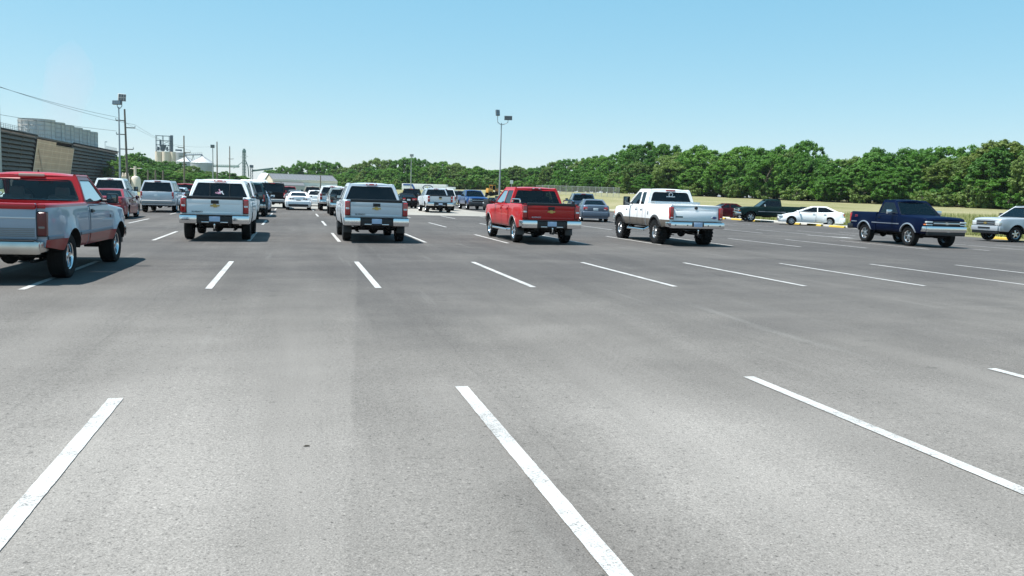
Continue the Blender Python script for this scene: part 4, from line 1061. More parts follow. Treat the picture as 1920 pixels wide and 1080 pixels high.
def tree_meshes(h, rx, base, nclump, nleaf, leafm, seed, ls=(.26, .50), wild=1.):
    g_ = np.random.default_rng(seed)
    # domed envelope with bulges; clumps over it, leaves over clumps
    bm_ = g_.normal(size=(16, 3)); bm_[:, 2] *= .8; bm_ /= np.linalg.norm(bm_, axis=1)[:, None]; ba = g_.uniform(.08, .30, 16); asym = g_.uniform(.85, 1.15, 2)
    zc0 = base + (h - base) * .46; rz = (h - zc0) * .93
    def env(d): return .80 + float(np.sum(ba * np.exp((bm_ @ d - 1) * 11.)))
    lobes = []
    for i in range(9):
        d = bm_[i]; q = .6; lobes.append((d[0] * rx * q * asym[0], d[1] * rx * q * asym[1], zc0 + d[2] * rz * q))
    C = []
    while len(C) < nclump:
        d = g_.normal(size=3); d /= np.linalg.norm(d); q = env(d) * g_.uniform(.58, 1.0) ** .5
        low = 1. if d[2] > 0 else 1 - .22 * d[2] * d[2]
        z = zc0 + d[2] * (rz if d[2] > 0 else (zc0 - base * .4)) * q
        if z < .3: continue
        C.append((d[0] * rx * q * asym[0] * low, d[1] * rx * q * asym[1] * low, z, g_.uniform(.40, .95) * wild))
    C = np.array(C)
    n = nclump * nleaf; ci = np.repeat(np.arange(nclump), nleaf)
    d = g_.normal(size=(n, 3)); d /= np.linalg.norm(d, axis=1)[:, None]; rad = C[ci, 3:4] * g_.uniform(.35, 1.0, (n, 1))
    P = C[ci, :3] + d * rad * np.array([1, 1, .85])
    N = d * .8 + np.array([0, 0, .35]) + g_.normal(size=(n, 3)) * .45; N /= np.linalg.norm(N, axis=1)[:, None]
    A = np.cross(N, g_.normal(size=(n, 3))); A /= np.linalg.norm(A, axis=1)[:, None]; B_ = np.cross(N, A)
    s = g_.uniform(ls[0], ls[1], (n, 1)); 
    V = np.stack([P - A * s, P - B_ * s * .55, P + A * s, P + B_ * s * .55], 1).reshape(-1, 3)
    V[:, 2] = np.maximum(V[:, 2], .05)
    me = bpy.data.meshes.new('crown'); me.vertices.add(4 * n); me.vertices.foreach_set('co', V.ravel().astype(np.float32))
    me.loops.add(4 * n); me.loops.foreach_set('vertex_index', np.arange(4 * n, dtype=np.int32)); me.polygons.add(n); me.polygons.foreach_set('loop_start', np.arange(0, 4 * n, 4, dtype=np.int32))
    top_ = float(np.percentile(V[:, 2], 99.7)); V[:, 2] *= h / top_; me.vertices.foreach_set('co', V.ravel().astype(np.float32))
    me.materials.append(leafm); me.update(); me.validate()
    T = MB(); rt = .03 * h * .75
    bend = [(0, 0, 0), (g_.normal() * .15, g_.normal() * .15, h * .25), (g_.normal() * .3, g_.normal() * .3, h * .5), (g_.normal() * .3, g_.normal() * .3, h * .78)]
    for i in range(3): T.cyl(bend[i], bend[i + 1], rt * (1 - .28 * i), BARK, rt * (1 - .28 * (i + 1)), 9, False)
    for L in lobes[:8]:
        p = Vector(bend[1]).lerp(Vector(bend[2]), g_.uniform(0, 1)); e = Vector(L[:3]); mid = p.lerp(e, .55) + Vector((0, 0, .3))
        T.cyl(p, mid, rt * .38, BARK, rt * .22, 6, False); T.cyl(mid, e, rt * .22, BARK, rt * .08, 6, False)
    to = T.build('trunk'); tm = to.data; bpy.data.objects.remove(to)
    return me, tm
VAR = [tree_meshes(14, 5.4 + .5 * (i % 3), .9, 250, 96, LEAF, 100 + i, (.13, .30), wild=1.0) for i in range(6)]
VARP = [tree_meshes(14, 5.2, .8, 240, 90, LEAFP, 200 + i, (.13, .30), wild=1.0) for i in range(3)]
VARR = [tree_meshes(14, 6.4, .8, 300, 96, LEAFR, 300, (.13, .30), wild=.95)]
BUSH = [tree_meshes(3.2, 2.3, .1, 40, 60, LEAFP if i else LEAF, 400 + i, (.11, .24), .55) for i in range(2)]
def tree(x, y, h, wd, label, group, var=None, name='tree', cat='tree'):
    z = zg(x) - .03 + field_z(x, y)
    v = var or VAR[RNG.integers(0, len(VAR))]
    r = empty(name, (x, y, z - .05), RNG.uniform(0, 6.28)); H = 14. if name == 'tree' else 3.2
    r.scale = (wd, wd, h / H)
    for nm, me in (('crown', v[0]), ('trunk', v[1])):
        o = bpy.data.objects.new(nm, me); COL.objects.link(o); o.parent = r
    tag(r, label, cat, group)
    return r
def polar(px, d):
    """bearing of a picture column seen from the camera, at distance d"""
    b = _yaw + math.atan((px - 960) / 1604.3); return d * math.sin(b), d * math.cos(b)
def hz(px): return 364.5 + (px - 960) * .0311
def hgt(px, top, d, x, y): return CAM_H + (hz(px) - top) / 1604.3 * d * math.cos(math.atan((px - 960) / 1604.3)) - (zg(x) - .03 + field_z(x, y))
def ln(a, b, t): return lerp(a, b, t)
# far wood along the field: crown columns, tops and distances
FR = [(990, 316, 336, 0), (1012, 312, 330, 0), (1036, 303, 322, 1), (1060, 298, 314, 0), (1085, 297, 300, 1), (1108, 295, 290, 0), (1134, 294, 276, 0), (1160, 285, 262, 0), (1184, 275, 246, 0), (1208, 269, 236, 0), (1240, 274, 230, 0), (1268, 288, 224, 1), (1300, 275, 220, 0), (1330, 284, 216, 0), (1352, 296, 212, 1), (1380, 277, 208, 0),
      (1412, 282, 204, 0), (1442, 277, 202, 0), (1470, 288, 198, 1), (1497, 267, 200, 0), (1530, 298, 192, 0), (1562, 301, 190, 0), (1592, 296, 188, 1), (1630, 281, 190, 0), (1664, 290, 184, 0), (1702, 278, 186, 0), (1735, 300, 178, 1), (1768, 277, 186, 0), (1795, 303, 172, 2), (1832, 279, 180, 0), (1868, 268, 168, 2), (1912, 284, 166, 0), (1950, 275, 164, 0), (1990, 280, 162, 0)]
lab = {9: 'tall domed tree rising above the lifted white pickup, highest left of its roof', 12: 'broad tall tree over the rear window of the lifted white pickup', 15: 'tall tree above the maroon sedan, right of the lifted white pickup', 19: 'tallest narrow-topped tree above the white sedan', 23: 'broad tree over the bed of the navy pickup', 25: 'broad round topped tree above the cab of the navy pickup', 27: 'dark tree with a ragged spreading top right of the navy pickup roof', 30: 'big olive brown tree at the right picture edge, tallest there'}
for i, (px, top, d, k) in enumerate(FR):
    x, y = polar(px, d); h = hgt(px, top, d, x, y)
    v = VARP[RNG.integers(0, 3)] if k == 1 else VARR[0] if k == 2 else None
    tree(x, y, h, RNG.uniform(.85, 1.12) * (1.15 if k == 2 else 1), lab.get(i, 'leafy tree in the unbroken wood beyond the mown field'), None if i in lab else 'trees of the wood beyond the field', v)
# lower trees standing in front of and between them, closing the wood edge to the ground
for i in range(36):
    px = 1020 + i * 27.5 + RNG.uniform(-10, 10); d = np.interp(px, [1000, 1200, 1500, 1950], [310, 224, 188, 158]) + RNG.uniform(-5, 5)
    x, y = polar(px, d)
    tree(x, y, RNG.uniform(4.8, 10.2), RNG.uniform(.62, 1.05), 'leafy tree in the unbroken wood beyond the mown field', 'trees of the wood beyond the field', VARP[RNG.integers(0, 3)] if RNG.uniform() < .25 else None)
for i in range(24):
    px = 1010 + i * 42 + RNG.uniform(-10, 10); d = np.interp(px, [1000, 1200, 1500, 1950], [345, 262, 218, 190])
    x, y = polar(px, d); tree(x, y, RNG.uniform(7.0, 9.6), RNG.uniform(.9, 1.2), 'leafy tree in the unbroken wood beyond the mown field', 'trees of the wood beyond the field')
for px, k in [(1165, 1), (1210, 0), (1290, 1), (1362, 1), (1425, 1), (1478, 1), (1535, 0), (1600, 1), (1655, 0), (1712, 1), (1760, 1), (1815, 1), (1838, 1), (1880, 0)]:
    d = np.interp(px, [1000, 1200, 1500, 1950], [295, 216, 180, 150]); x, y = polar(px, d)
    tree(x, y, RNG.uniform(2.2, 4.2), RNG.uniform(.9, 1.5), 'low leafy bush at the foot of the wood by the mown field', 'bushes along the field edge', BUSH[k], 'bush', 'bush')
for i in range(64):
    px = 1000 + i * 15.5 + RNG.uniform(-6, 6); d = np.interp(px, [1000, 1200, 1500, 1950], [303, 220, 184, 154]) + RNG.uniform(0, 6); x, y = polar(px, d)
    tree(x, y, RNG.uniform(3.4, 5.6), RNG.uniform(1.1, 1.7), 'dark bushy undergrowth closing the foot of the wood beyond the field', 'undergrowth at the foot of the wood', BUSH[0], 'bush', 'bush')
for i in range(34):
    px = 636 + i * 11.5 + RNG.uniform(-4, 4); d = np.interp(px, [640, 760, 1030], [345, 322, 305]); x, y = polar(px, d)
    tree(x, y, RNG.uniform(3.4, 5.6), RNG.uniform(1.3, 2.), 'bushy undergrowth along the foot of the distant wood', 'undergrowth of the distant wood', BUSH[i % 2], 'bush', 'bush')
# centre wood behind the warehouse and trailer
CT = [(525, 312, 420, 0), (548, 312, 410, 0), (565, 304, 405, 0), (588, 307, 400, 0), (606, 303, 398, 0), (626, 306, 392, 0), (645, 315, 385, 1), (662, 309, 380, 1), (682, 305, 372, 1), (702, 298, 368, 1), (722, 301, 362, 1), (742, 299, 356, 0), (764, 296, 352, 0), (786, 300, 350, 0), (806, 306, 352, 0), (826, 304, 352, 0), (850, 307, 354, 1), (872, 316, 356, 0), (893, 313, 356, 0), (915, 320, 356, 0), (938, 318, 352, 0), (962, 314, 348, 0), (985, 318, 342, 1)]
for i, (px, top, d, k) in enumerate(CT):
    x, y = polar(px, d); h = hgt(px, top, d, x, y)
    lb = {4: 'rounded tree behind the long metal warehouse, highest above its roof', 12: 'tall dark tree behind the floodlight pole above the silver crew cab'}.get(i)
    tree(x, y, h, RNG.uniform(.85, 1.1), lb or 'leafy tree in the distant wood behind warehouse and trailer', None if lb else 'trees of the distant wood', VARP[RNG.integers(0, 3)] if k == 1 else None)
for i in range(30):
    px = 640 + i * 12.8 + RNG.uniform(-5, 5); d = np.interp(px, [640, 760, 1030], [355, 330, 318]); x, y = polar(px, d)
    tree(x, y, RNG.uniform(6.5, 9.5), RNG.uniform(.7, 1.), 'leafy tree in the distant wood behind warehouse and trailer', 'trees of the distant wood', VARP[RNG.integers(0, 3)] if RNG.uniform() < .35 else None)
# trees left of the warehouse, below the silos
LT = [(236, 292, 330, 0), (252, 288, 330, 0), (272, 296, 335, 0), (292, 304, 335, 0), (312, 303, 330, 0), (332, 307, 325, 0), (352, 312, 320, 1), (372, 318, 320, 0), (392, 322, 320, 1), (415, 322, 325, 0), (432, 326, 325, 0), (448, 330, 325, 0), (505, 318, 430, 0), (230, 300, 300, 0), (262, 306, 300, 0), (300, 313, 300, 0), (340, 320, 300, 1), (380, 326, 300, 0), (410, 329, 300, 0), (280, 316, 290, 0), (320, 320, 290, 0), (358, 324, 290, 0)]
for i, (px, top, d, k) in enumerate(LT):
    x, y = polar(px, d); h = hgt(px, top, d, x, y)
    lb = {1: 'highest tree of the left clump, right of the cooling tower'}.get(i)
    tree(x, y, h, RNG.uniform(.8, 1.05), lb or 'leafy tree in the clump below the silos', None if lb else 'trees below the silos', VARP[RNG.integers(0, 3)] if k == 1 else None)
# meadow grass tufts standing at the near edge of the field
n = 26000; g_ = np.random.default_rng(5)
px_ = KX + 2.6 + g_.uniform(0, 1, n) ** 1.6 * 42; py_ = g_.uniform(24, 78, n)
V = np.zeros((n * 3, 3)); hh = g_.uniform(.18, .50, n); aa = g_.uniform(0, 6.28, n)
for i in range(n):
    x, y = px_[i], py_[i]; z = zg(x) - .04 + field_z(x, y); c, s_ = math.cos(aa[i]), math.sin(aa[i])
    V[3 * i] = (x - c * .03, y - s_ * .03, z); V[3 * i + 1] = (x + c * .03, y + s_ * .03, z); V[3 * i + 2] = (x + s_ * .12, y - c * .12, z + hh[i])
me = bpy.data.meshes.new('meadow_grass'); me.from_pydata(V.tolist(), [], [[3 * i, 3 * i + 1, 3 * i + 2] for i in range(n)])
me.materials.append(leaf_mat('meadow_blades', (.15, .18, .06), (.25, .25, .11), (.36, .33, .19)))
o = bpy.data.objects.new('meadow_grass', me); COL.objects.link(o); tag(o, 'tall dry grass standing along the edge of the field', 'grass', kind='stuff')
# far hill
mb = MB(); P = []
for i in range(41):
    a = R(-40 + 58 * i / 40); h0 = 34 * math.exp(-((i - 21.5) / 3.2) ** 2) + 16 * math.exp(-((i - 12) / 7) ** 2) + 8 * math.exp(-((i - 33) / 6) ** 2) + 2
    P.append([(math.sin(a) * r, math.cos(a) * r, zg(-30) + q * h0 - 2) for r, q in ((1500, 0), (1580, .55), (1680, .95), (1750, 1.0), (1900, .6), (2100, 0))])
mb.grid(P, mat('wooded_hill', (.055, .085, .060), .95, noise=.4, nscale=.03)); struct('hills', mb)
# ---------------------------------------------------------------- works on the left: cooling tower
WOODG = mat('weathered_board', (.125, .115, .108), .8, noise=.4, nscale=.8); DARKG = mat('louvre_gap', (.012, .012, .013), .9)
TANW = mat('tan_sheet', (.60, .41, .31), .8, noise=.25, nscale=.35); TAND = mat('tan_batten', (.50, .36, .29), .8); TANL = mat('tan_batten_pale', (.80, .66, .56), .8)
FRP = mat('fan_stack_grey', (.50, .505, .50), .7, noise=.12, nscale=.4); FRPD = mat('fan_stack_rib', (.43, .435, .43), .7)
GALV = mat('galvanised', (.36, .38, .39), .5, .3); WOODP = mat('pole_wood', (.17, .145, .12), .9, noise=.3, nscale=4); CREAM = mat('cream_sheet', (.72, .63, .53), .7, noise=.08, nscale=.5)
SILOW = mat('silo_concrete', (.64, .56, .47), .85, noise=.12, nscale=.3); BINM = mat('bin_steel', (.40, .42, .44), .5, .4, noise=.1, nscale=.6); WHTM = mat('white_sheet', (.74, .75, .76), .5); ROOFG = mat('roof_grey', (.12, .125, .135), .6, noise=.1, nscale=.6)
ct = empty('cooling_tower', (-62, 250, zg(-60))); tag(ct, 'long dark louvred cooling tower with tan end wall and grey fan stacks', 'cooling tower')
CX, CY, HT = -57.5 + 62, -250, 12.1
xin = lambda z: CX - 1.9 * (1 - z / HT)
mb = MB(); mb.box((CX - 11, 0, HT / 2 - .2), (17, 128, HT - .6), DARKG); mb.box((CX - 11, 1, HT - .25), (20.5, 131, .4), WOODG); mb.build('tower_body', ct)
for (ya, yb) in ((168, 221.2), (256.3, 316.5)):
    mb = MB(); n = 13
    mb.add([(xin(0) - .7, ya + CY, 0), (xin(0) - .7, yb + CY, 0), (xin(HT) - .7, yb + CY, HT - .1), (xin(HT) - .7, ya + CY, HT - .1)], [[0, 1, 2, 3]], DARKG)
    for k in range(n):
        z = (k + .5) * HT / n; mb.box((xin(z) - .25, (ya + yb) / 2 + CY, z), (.07, yb - ya, HT / n * .86), WOODG, 0, Matrix.Rotation(R(-33), 3, 'Y'))
    yy = ya
    while yy <= yb: mb.box((xin(HT / 2) - .35, yy + CY, HT / 2), (.25, .14, HT), WOODG, 0, Matrix.Rotation(math.atan(1.9 / HT), 3, 'Y')); yy += (yb - ya) / 6
    mb.box((xin(HT) - .1, (ya + yb) / 2 + CY, HT - .05), (.5, yb - ya + .3, .35), DARKG)
    mb.build('louvre_panel', ct)
mb = MB(); y0, y1, ys = 221.4 + CY, 256.1 + CY, 238 + CY
P = lambda y, z, o=0.: (xin(z) + .12 + o, y, z)
mb.add([P(y0, 0), P(y1, 0), P(y1, HT - 1.7), P(ys, HT - 1.7), P(ys, HT - .8), P(y0, HT - .8)], [[0, 1, 2, 3, 4, 5]], TANW)
for k in range(1, 15): mb.add([P(y0, k * .75, .03), P(y1, k * .75, .03), P(y1, k * .75 + .09, .05), P(y0, k * .75 + .09, .05)], [[0, 1, 2, 3]], TAND if k % 2 else TANL)
for yy in (y0 + 6, y0 + 14, y0 + 22, y0 + 29): mb.add([P(yy, 0, .05), P(yy + .18, 0, .05), P(yy + .18, HT - 1.75, .05), P(yy, HT - 1.75, .05)], [[0, 1, 2, 3]], TANL)
mb.add([P(y0 + 1.5, HT - 3, .1), P(y0 + 2.3, HT - 3, .1), P(y0 + 12.5, .2, .1), P(y0 + 11.6, .2, .1)], [[0, 1, 2, 3]], TAND)
mb.add([P(y1 - .5, 0, .07), P(y1, 0, .07), P(y1, HT - 1.7, .07), P(y1 - .5, HT - 1.7, .07)], [[0, 1, 2, 3]], TANL)
mb.add([P(y0, 0, .07), P(y0 + .4, 0, .07), P(y0 + .4, HT - .8, .07), P(y0, HT - .8, .07)], [[0, 1, 2, 3]], TANL)
mb.build('end_wall', ct, smooth=0)
for i, yy in enumerate((254, 264.2, 274.5, 284.8, 295, 305.2)):
    mb = MB(); z0 = HT - .1
    mb.lathe([(4.55, z0), (4.3, z0 + 1.6), (4.22, z0 + 3.2), (4.3, z0 + 5.3), (4.42, z0 + 5.75), (4.2, z0 + 5.75), (4.05, z0 + 3.2), (4.2, z0)], FRP, (-66 + 62, yy + CY, 0), 'z', 40)
    for z in (.5, 1.7, 2.9, 4.1, 5.2): mb.lathe([(4.36 + abs(z - 3) * .05, z0 + z - .07), (4.42 + abs(z - 3) * .05, z0 + z), (4.36 + abs(z - 3) * .05, z0 + z + .07)], FRPD, (-66 + 62, yy + CY, 0), 'z', 40)
    for k in range(14): a = 2 * math.pi * k / 14; mb.box((-66 + 62 + 4.42 * math.cos(a), yy + CY + 4.42 * math.sin(a), z0 + 2.8), (.12, .12, 5.4), FRPD, 0, Matrix.Rotation(a, 3, 'Z'))
    mb.build('fan_stack', ct)
for (ya, yb) in ((168, 234), (300, 316.5)):
    mb = MB(); y = ya
    while y <= yb: mb.box((CX - .6, y + CY, HT + .6), (.07, .07, 1.2), GALV); y += 1.5
    for z in (.45, .85, 1.2): mb.box((CX - .6, (ya + yb) / 2 + CY, HT + z), (.06, yb - ya, .06), GALV)
    mb.build('deck_railing', ct)
for y in (228, 303):
    mb = MB(); mb.cyl((CX - 1.5, y + CY, HT), (CX - 1.5, y + CY, HT + 2.6), .07, GALV); mb.box((CX - 1.2, y + CY, HT + 2.6), (.7, .25, .2), GALV); mb.build('deck_lamp', ct)
mb = MB(); mb.box((0, 0, 8.2), (9, 5, 16.4), FRP, .05)
for k in range(9): mb.box((4.52, -2.2 + k * .55, 8.2), (.06, .1, 16.3), FRPD)
o = mb.build('equipment_shed'); o.location = (-60.9, 189.5, zg(-60)); tag(o, 'tall grey corrugated block at the left picture edge behind the cooling tower', 'tower block')
# ---------------------------------------------------------------- steam
mb = MB(); prof = [(.01, 17), (4.6, 17.6), (5.2, 21), (6.2, 26), (6.6, 31), (5.6, 36), (3.2, 40), (.01, 43)]
P = []
for i, (r_, z) in enumerate(prof): P.append([(-66 + (z - 17) * .14 + r_ * (1 + .16 * math.sin(3 * a + i * 1.7)) * math.cos(a), 280 + r_ * 1.7 * (1 + .16 * math.cos(2 * a + i)) * math.sin(a), z) for a in [2 * math.pi * k / 20 for k in range(21)]])
mb.grid(P, mat('dummy_steam')); so_ = mb.build('steam')
m, t, b = newmat('steam_volume'); t.nodes.remove(b); pv = node(t, 'VolumePrincipled', ins={'Density': .011}); pv.inputs['Color'].default_value = (.97, .86, .90, 1); pv.inputs['Anisotropy'].default_value = .0
t.links.new(pv.outputs[0], t.nodes['Material Output'].inputs['Volume']); so_.data.materials[0] = m; tag(so_, 'faint pale plume of steam drifting up from the fan stacks', 'steam', kind='stuff')
# ---------------------------------------------------------------- silos, bins and conveyors
es = empty('grain_elevator', (-61.8, 476, zg(-30))); tag(es, 'pale grain elevator of round silos topped by a blue grey steel frame', 'grain elevator')
BLG = mat('frame_steel', (.10, .135, .17), .6, .3)
for k, (dx, dy) in enumerate([(-5.3, 0), (-1.6, -1.8), (2.1, -1.4), (5.6, .8), (0, 3.2)]):
    MB().lathe([(.01, 18.2), (2.1, 18.2), (2.1, 0)], SILOW, (dx, dy, 0), 'z', 24).build('silo', es)
mb = MB(); mb.lathe([(.01, 18.6), (2.6, 18.0), (2.6, 8)], BINM, (5.4, -2.6, 0), 'z', 20); mb.build('steel_bin', es)
mb = MB()
for x in (-6.6, -3.4, -.2):
    for y in (-2, 1): mb.box((x, y, 22.2), (.22, .22, 8.4), BLG)
for z in (19.4, 21.6, 23.8, 26.2): 
    mb.box((-3.4, -2, z), (6.7, .18, .18), BLG); mb.box((-3.4, 1, z), (6.7, .18, .18), BLG)
for a, b in (((-6.6, 18.3), (-3.4, 21.6)), ((-3.4, 18.3), (-.2, 21.6)), ((-3.4, 21.6), (-.2, 18.3)), ((-6.6, 21.6), (-3.4, 18.3)), ((-3.4, 21.6), (-.2, 23.8))): mb.cyl((a[0], -2, a[1]), (b[0], -2, b[1]), .1, BLG, n=6)
mb.box((-3.6, -.6, 20.2), (2.0, 1.6, 3.2), BLG, .1); mb.box((-4.6, -.2, 22.5), (.9, .9, 3.4), BLG, .1); mb.box((-5.6, -.6, 19.6), (1.0, 1.2, 1.9), BLG, .1); mb.box((-1.3, -1.0, 19.6), (.8, 1.2, 2.0), BLG, .1)
mb.lathe([(.01, 1.2), (.6, .4), (.15, -1.2)], BLG, (-2.2, -1.6, 20.8), 'z', 10)
mb.build('head_frame', es)
mb = MB(); mb.box((.9, -1, 22.4), (1.3, 1.0, 8.6), BLG, .05)
for k in range(7): mb.box((.9, -1.55, 18.8 + k * 1.2), (1.5, .1, .1), BLG)
mb.build('bucket_elevator', es)
mb = MB(); mb.tube([(5.4, -2.6, 18.6), (7.0, -2.6, 16.4)], .3, BLG); mb.box((4.4, -2.6, 19.2), (3.2, .7, .8), BLG, .1); mb.build('conveyor', es)
def grain_bin(x, y, r, eave, apex, label):
    e = empty('grain_bin', (x, y, zg(-30))); tag(e, label, 'grain bin', 'conical roofed grain bins')
    pr = [(r, 0)]; z = 0
    while z < eave - .5: pr += [(r + .05, z + .3), (r, z + .6)]; z += .6
    MB().lathe(pr + [(r, eave)], BINM, ax='z', n=40).build('wall', e)
    mb = MB(); mb.lathe([(.6, apex), (.6, apex - .15), (r + .15, eave - .05), (r + .15, eave - .15)], mat('bin_roof', (.56, .57, .57), .5, .3), ax='z', n=40)
    for k in range(20): a = 2 * math.pi * k / 20; mb.cyl((.7 * math.cos(a), .7 * math.sin(a), apex - .1), ((r + .1) * math.cos(a), (r + .1) * math.sin(a), eave), .07, BINM, n=5)
    mb.lathe([(.01, apex + .5), (.6, apex + .3), (.6, apex - .2)], BLG, ax='z', n=12); mb.build('roof', e)
    return e
grain_bin(-40.7, 418, 5.0, 11.9, 14.9, 'larger steel grain bin with pale cone roof, right of the silos')
grain_bin(-49.8, 437, 4.4, 12.6, 15.0, 'smaller steel grain bin between the silos and the larger bin')
cb = empty('conveyor_bridge', (-45, 427, zg(-30))); tag(cb, 'grey conveyor bridge joining the two grain bin tops', 'conveyor')
mb = MB(); mb.tube([(-5, 9, 15.7), (4.3, -9, 15.6)], .28, BLG); mb.tube([(-5, 9, 16.5), (4.3, -9, 16.4)], .06, BLG)
for k in range(9): q = k / 8; mb.cyl((-5 + 9.3 * q, 9 - 18 * q, 15.6), (-5 + 9.3 * q, 9 - 18 * q, 16.5), .06, BLG, n=5)
mb.build('gallery', cb)
mb = MB(); mb.tube([(-1.5, 3, 12.8), (-.6, 1, 15.6)], .12, BLG); mb.tube([(.4, -1, 12.2), (-.6, 1, 15.6)], .12, BLG); mb.build('trestle', cb)
GRN = mat('tower_green', (.16, .24, .23), .6, .2)
def lattice(name, loc, hgt_, wd, label, cat, m=GRN):
    e = empty(name, loc); tag(e, label, cat)
    mb = MB()
    for sx in (-1, 1):
        for sy in (-1, 1): mb.cyl((sx * wd, sy * wd, 0), (sx * wd * .9, sy * wd * .9, hgt_), .09, m, n=6)
    z = 0; k = 0
    while z < hgt_ - 1:
        for sy in (-1, 1): mb.cyl((-wd, sy * wd, z), (wd, sy * wd, z + 1.3), .05, m, n=5); mb.cyl((wd, sy * wd, z), (-wd, sy * wd, z + 1.3), .05, m, n=5); mb.cyl((-wd, sy * wd, z), (wd, sy * wd, z), .05, m, n=5)
        z += 1.3
    mb.build('lattice_frame', e)
    return e
e = lattice('elevator_tower', (-21.3, 399.4, zg(-20)), 16.8, .75, 'slender green lattice tower with spouts right of the grain bins', 'lattice tower')
mb = MB(); mb.box((0, 0, 8.5), (.6, .6, 16.5), GRN); mb.box((0, 0, 17.0), (1.5, 1.2, 1.3), GRN, .15); mb.cyl((0, 0, 17.6), (0, 0, 18.2), .5, GRN); mb.box((-1.1, 0, 14.6), (.9, .6, .1), GRN); mb.box((1.2, 0, 14.8), (.9, .6, .1), GRN); mb.build('elevator_leg', e)
mb = MB(); mb.tube([(.6, 0, 13), (1.6, 0, 10.5), (1.9, 0, 6)], .22, GRN); mb.tube([(-.6, 0, 12.5), (-4.5, 0, 9.4)], .14, GRN); mb.build('spout', e)
e2 = lattice('support_tower', (-18.2, 399.5, zg(-18)), 10.4, .55, 'short lattice tower beside the slender green one', 'lattice tower', BLG)
MB().box((0, 0, 10.6), (1.6, 1.2, 1.2), BLG, .15).build('drive_house', e2)
def girder(name, a, b, label, m=GRN, hh=.9):
    a, b = Vector(a), Vector(b); c = (a + b) / 2; e = empty(name, c); tag(e, label, 'conveyor'); mb = MB(); n = 14
    for dz in (0, hh): mb.cyl(a - c + Vector((0, 0, dz)), b - c + Vector((0, 0, dz)), .13, m, n=6)
    for k in range(n): p = (a - c).lerp(b - c, k / n); q = (a - c).lerp(b - c, (k + 1) / n); mb.cyl(p, q + Vector((0, 0, hh)), .05, m, n=5); mb.cyl(p, p + Vector((0, 0, hh)), .05, m, n=5)
    mb.build('truss', e); mb = MB(); mb.cyl(a - c + Vector((0, .2, hh * .4)), b - c + Vector((0, .2, hh * .4)), .25, m, n=8); mb.build('belt_tube', e)
girder('conveyor_truss', (-36, 417, 10.0), (-23.5, 400, 9.8), 'long level conveyor truss from the larger bin to the lattice tower')
girder('conveyor_truss', (-18, 399.5, 8.2), (-9.0, 399, 9.6), 'sloping conveyor truss rising right of the lattice towers', hh=.6)
# ---------------------------------------------------------------- warehouse, tanks, trailer
wa, wb_ = Vector((-6.0, 268, 0)), Vector((13.0, 271.5, 0)); wl = (wb_ - wa).length; wh = empty('warehouse', (wa.x, wa.y, zg(0)), math.atan2(wb_.y - wa.y, wb_.x - wa.x)); tag(wh, 'long low metal warehouse with grey roof and cream eaves behind the cars', 'warehouse')
# local x along the front, y to the back
def slope(mb, x0, x1, ya, za, yb, zb, m, th=.12):
    mb.add([(x0, ya, za), (x1, ya, za), (x1, yb, zb), (x0, yb, zb), (x0, ya, za - th), (x1, ya, za - th), (x1, yb, zb - th), (x0, yb, zb - th)], [[0, 1, 2, 3], [4, 5, 6, 7], [0, 1, 5, 4], [1, 2, 6, 5], [2, 3, 7, 6], [3, 0, 4, 7]], m)
mb = MB(); slope(mb, -.2, wl + .2, .4, 4.1, 7.5, 5.75, ROOFG); slope(mb, -.2, wl + .2, 14.6, 4.1, 7.52, 5.75, ROOFG); mb.build('roof', wh); mb = MB()
for k in range(20): mb.cyl((k * wl / 19, .4, 4.12), (k * wl / 19, 7.5, 5.77), .05, ROOFG, n=5)
mb.build('roof_seam', wh); mb = MB(); mb.box((wl / 2, 7.5, 5.78), (wl + .5, .5, .16), CREAM); mb.build('ridge_cap', wh)
mb = MB(); mb.box((wl / 2, 7.5, 2), (wl, 14, 4.0), CREAM); 
for xx in (0, wl): mb.add([(xx, .5, 4), (xx, 14.5, 4), (xx, 7.5, 5.6)], [[0, 1, 2]], CREAM)
mb.build('wall', wh)
mb = MB(); mb.box((wl / 2, .33, 3.72), (wl + .3, .22, .75), CREAM, .03); mb.build('eaves_band', wh)
mb = MB(); slope(mb, 0, wl * .46, -3.0, 2.35, .2, 3.25, ROOFG); mb.build('lean_to_roof', wh)
mb = MB(); mb.box((wl * .73, .2, 1.65), (wl * .54, .35, 3.2), WHTM); mb.build('white_front', wh)
mb = MB(); mb.box((wl * .23, -2.9, 1.1), (wl * .46, .15, 2.2), mat('lean_to_wall', (.40, .42, .42), .6)); mb.build('lean_to_wall', wh)
for xx in (wl * .62, wl * .82, wl * .955):
    mb = MB(); mb.box((xx, .0, 1.35), (2.6 if xx < wl * .9 else 1.0, .06, 2.6 if xx < wl * .9 else 2.1), mat('roller_door', (.55, .56, .56), .5), .02)
    for k in range(6): mb.box((xx, -.035, .35 + k * .42), (2.5 if xx < wl * .9 else .9, .02, .03), STEEL)
    mb.build('door', wh)
mb = MB(); mb.lathe([(.01, 4.9), (1.2, 4.6), (2.1, 3.7), (2.65, 2.2), (2.7, 0)], WHTM, ax='z', n=32); mb.lathe([(2.72, .8), (2.76, .85), (2.72, .9)], GALV, ax='z', n=32)
e = empty('storage_dome', (-9.3, 300, zg(-9) + 1.5)); tag(e, 'white domed storage tank left of the warehouse', 'tank'); mb.build('shell', e)
mb = MB(); mb.cyl((0, 0, -1.5), (0, 0, .05), 2.6, CREAM, n=24); mb.build('plinth', e); MB().cyl((0, 0, 4.85), (0, 0, 5.2), .3, GALV).build('vent', e)
e = empty('tank_trailer', (-10.2, 236, zg(-10)), R(35)); tag(e, 'white tank trailer standing below the storage dome', 'trailer')
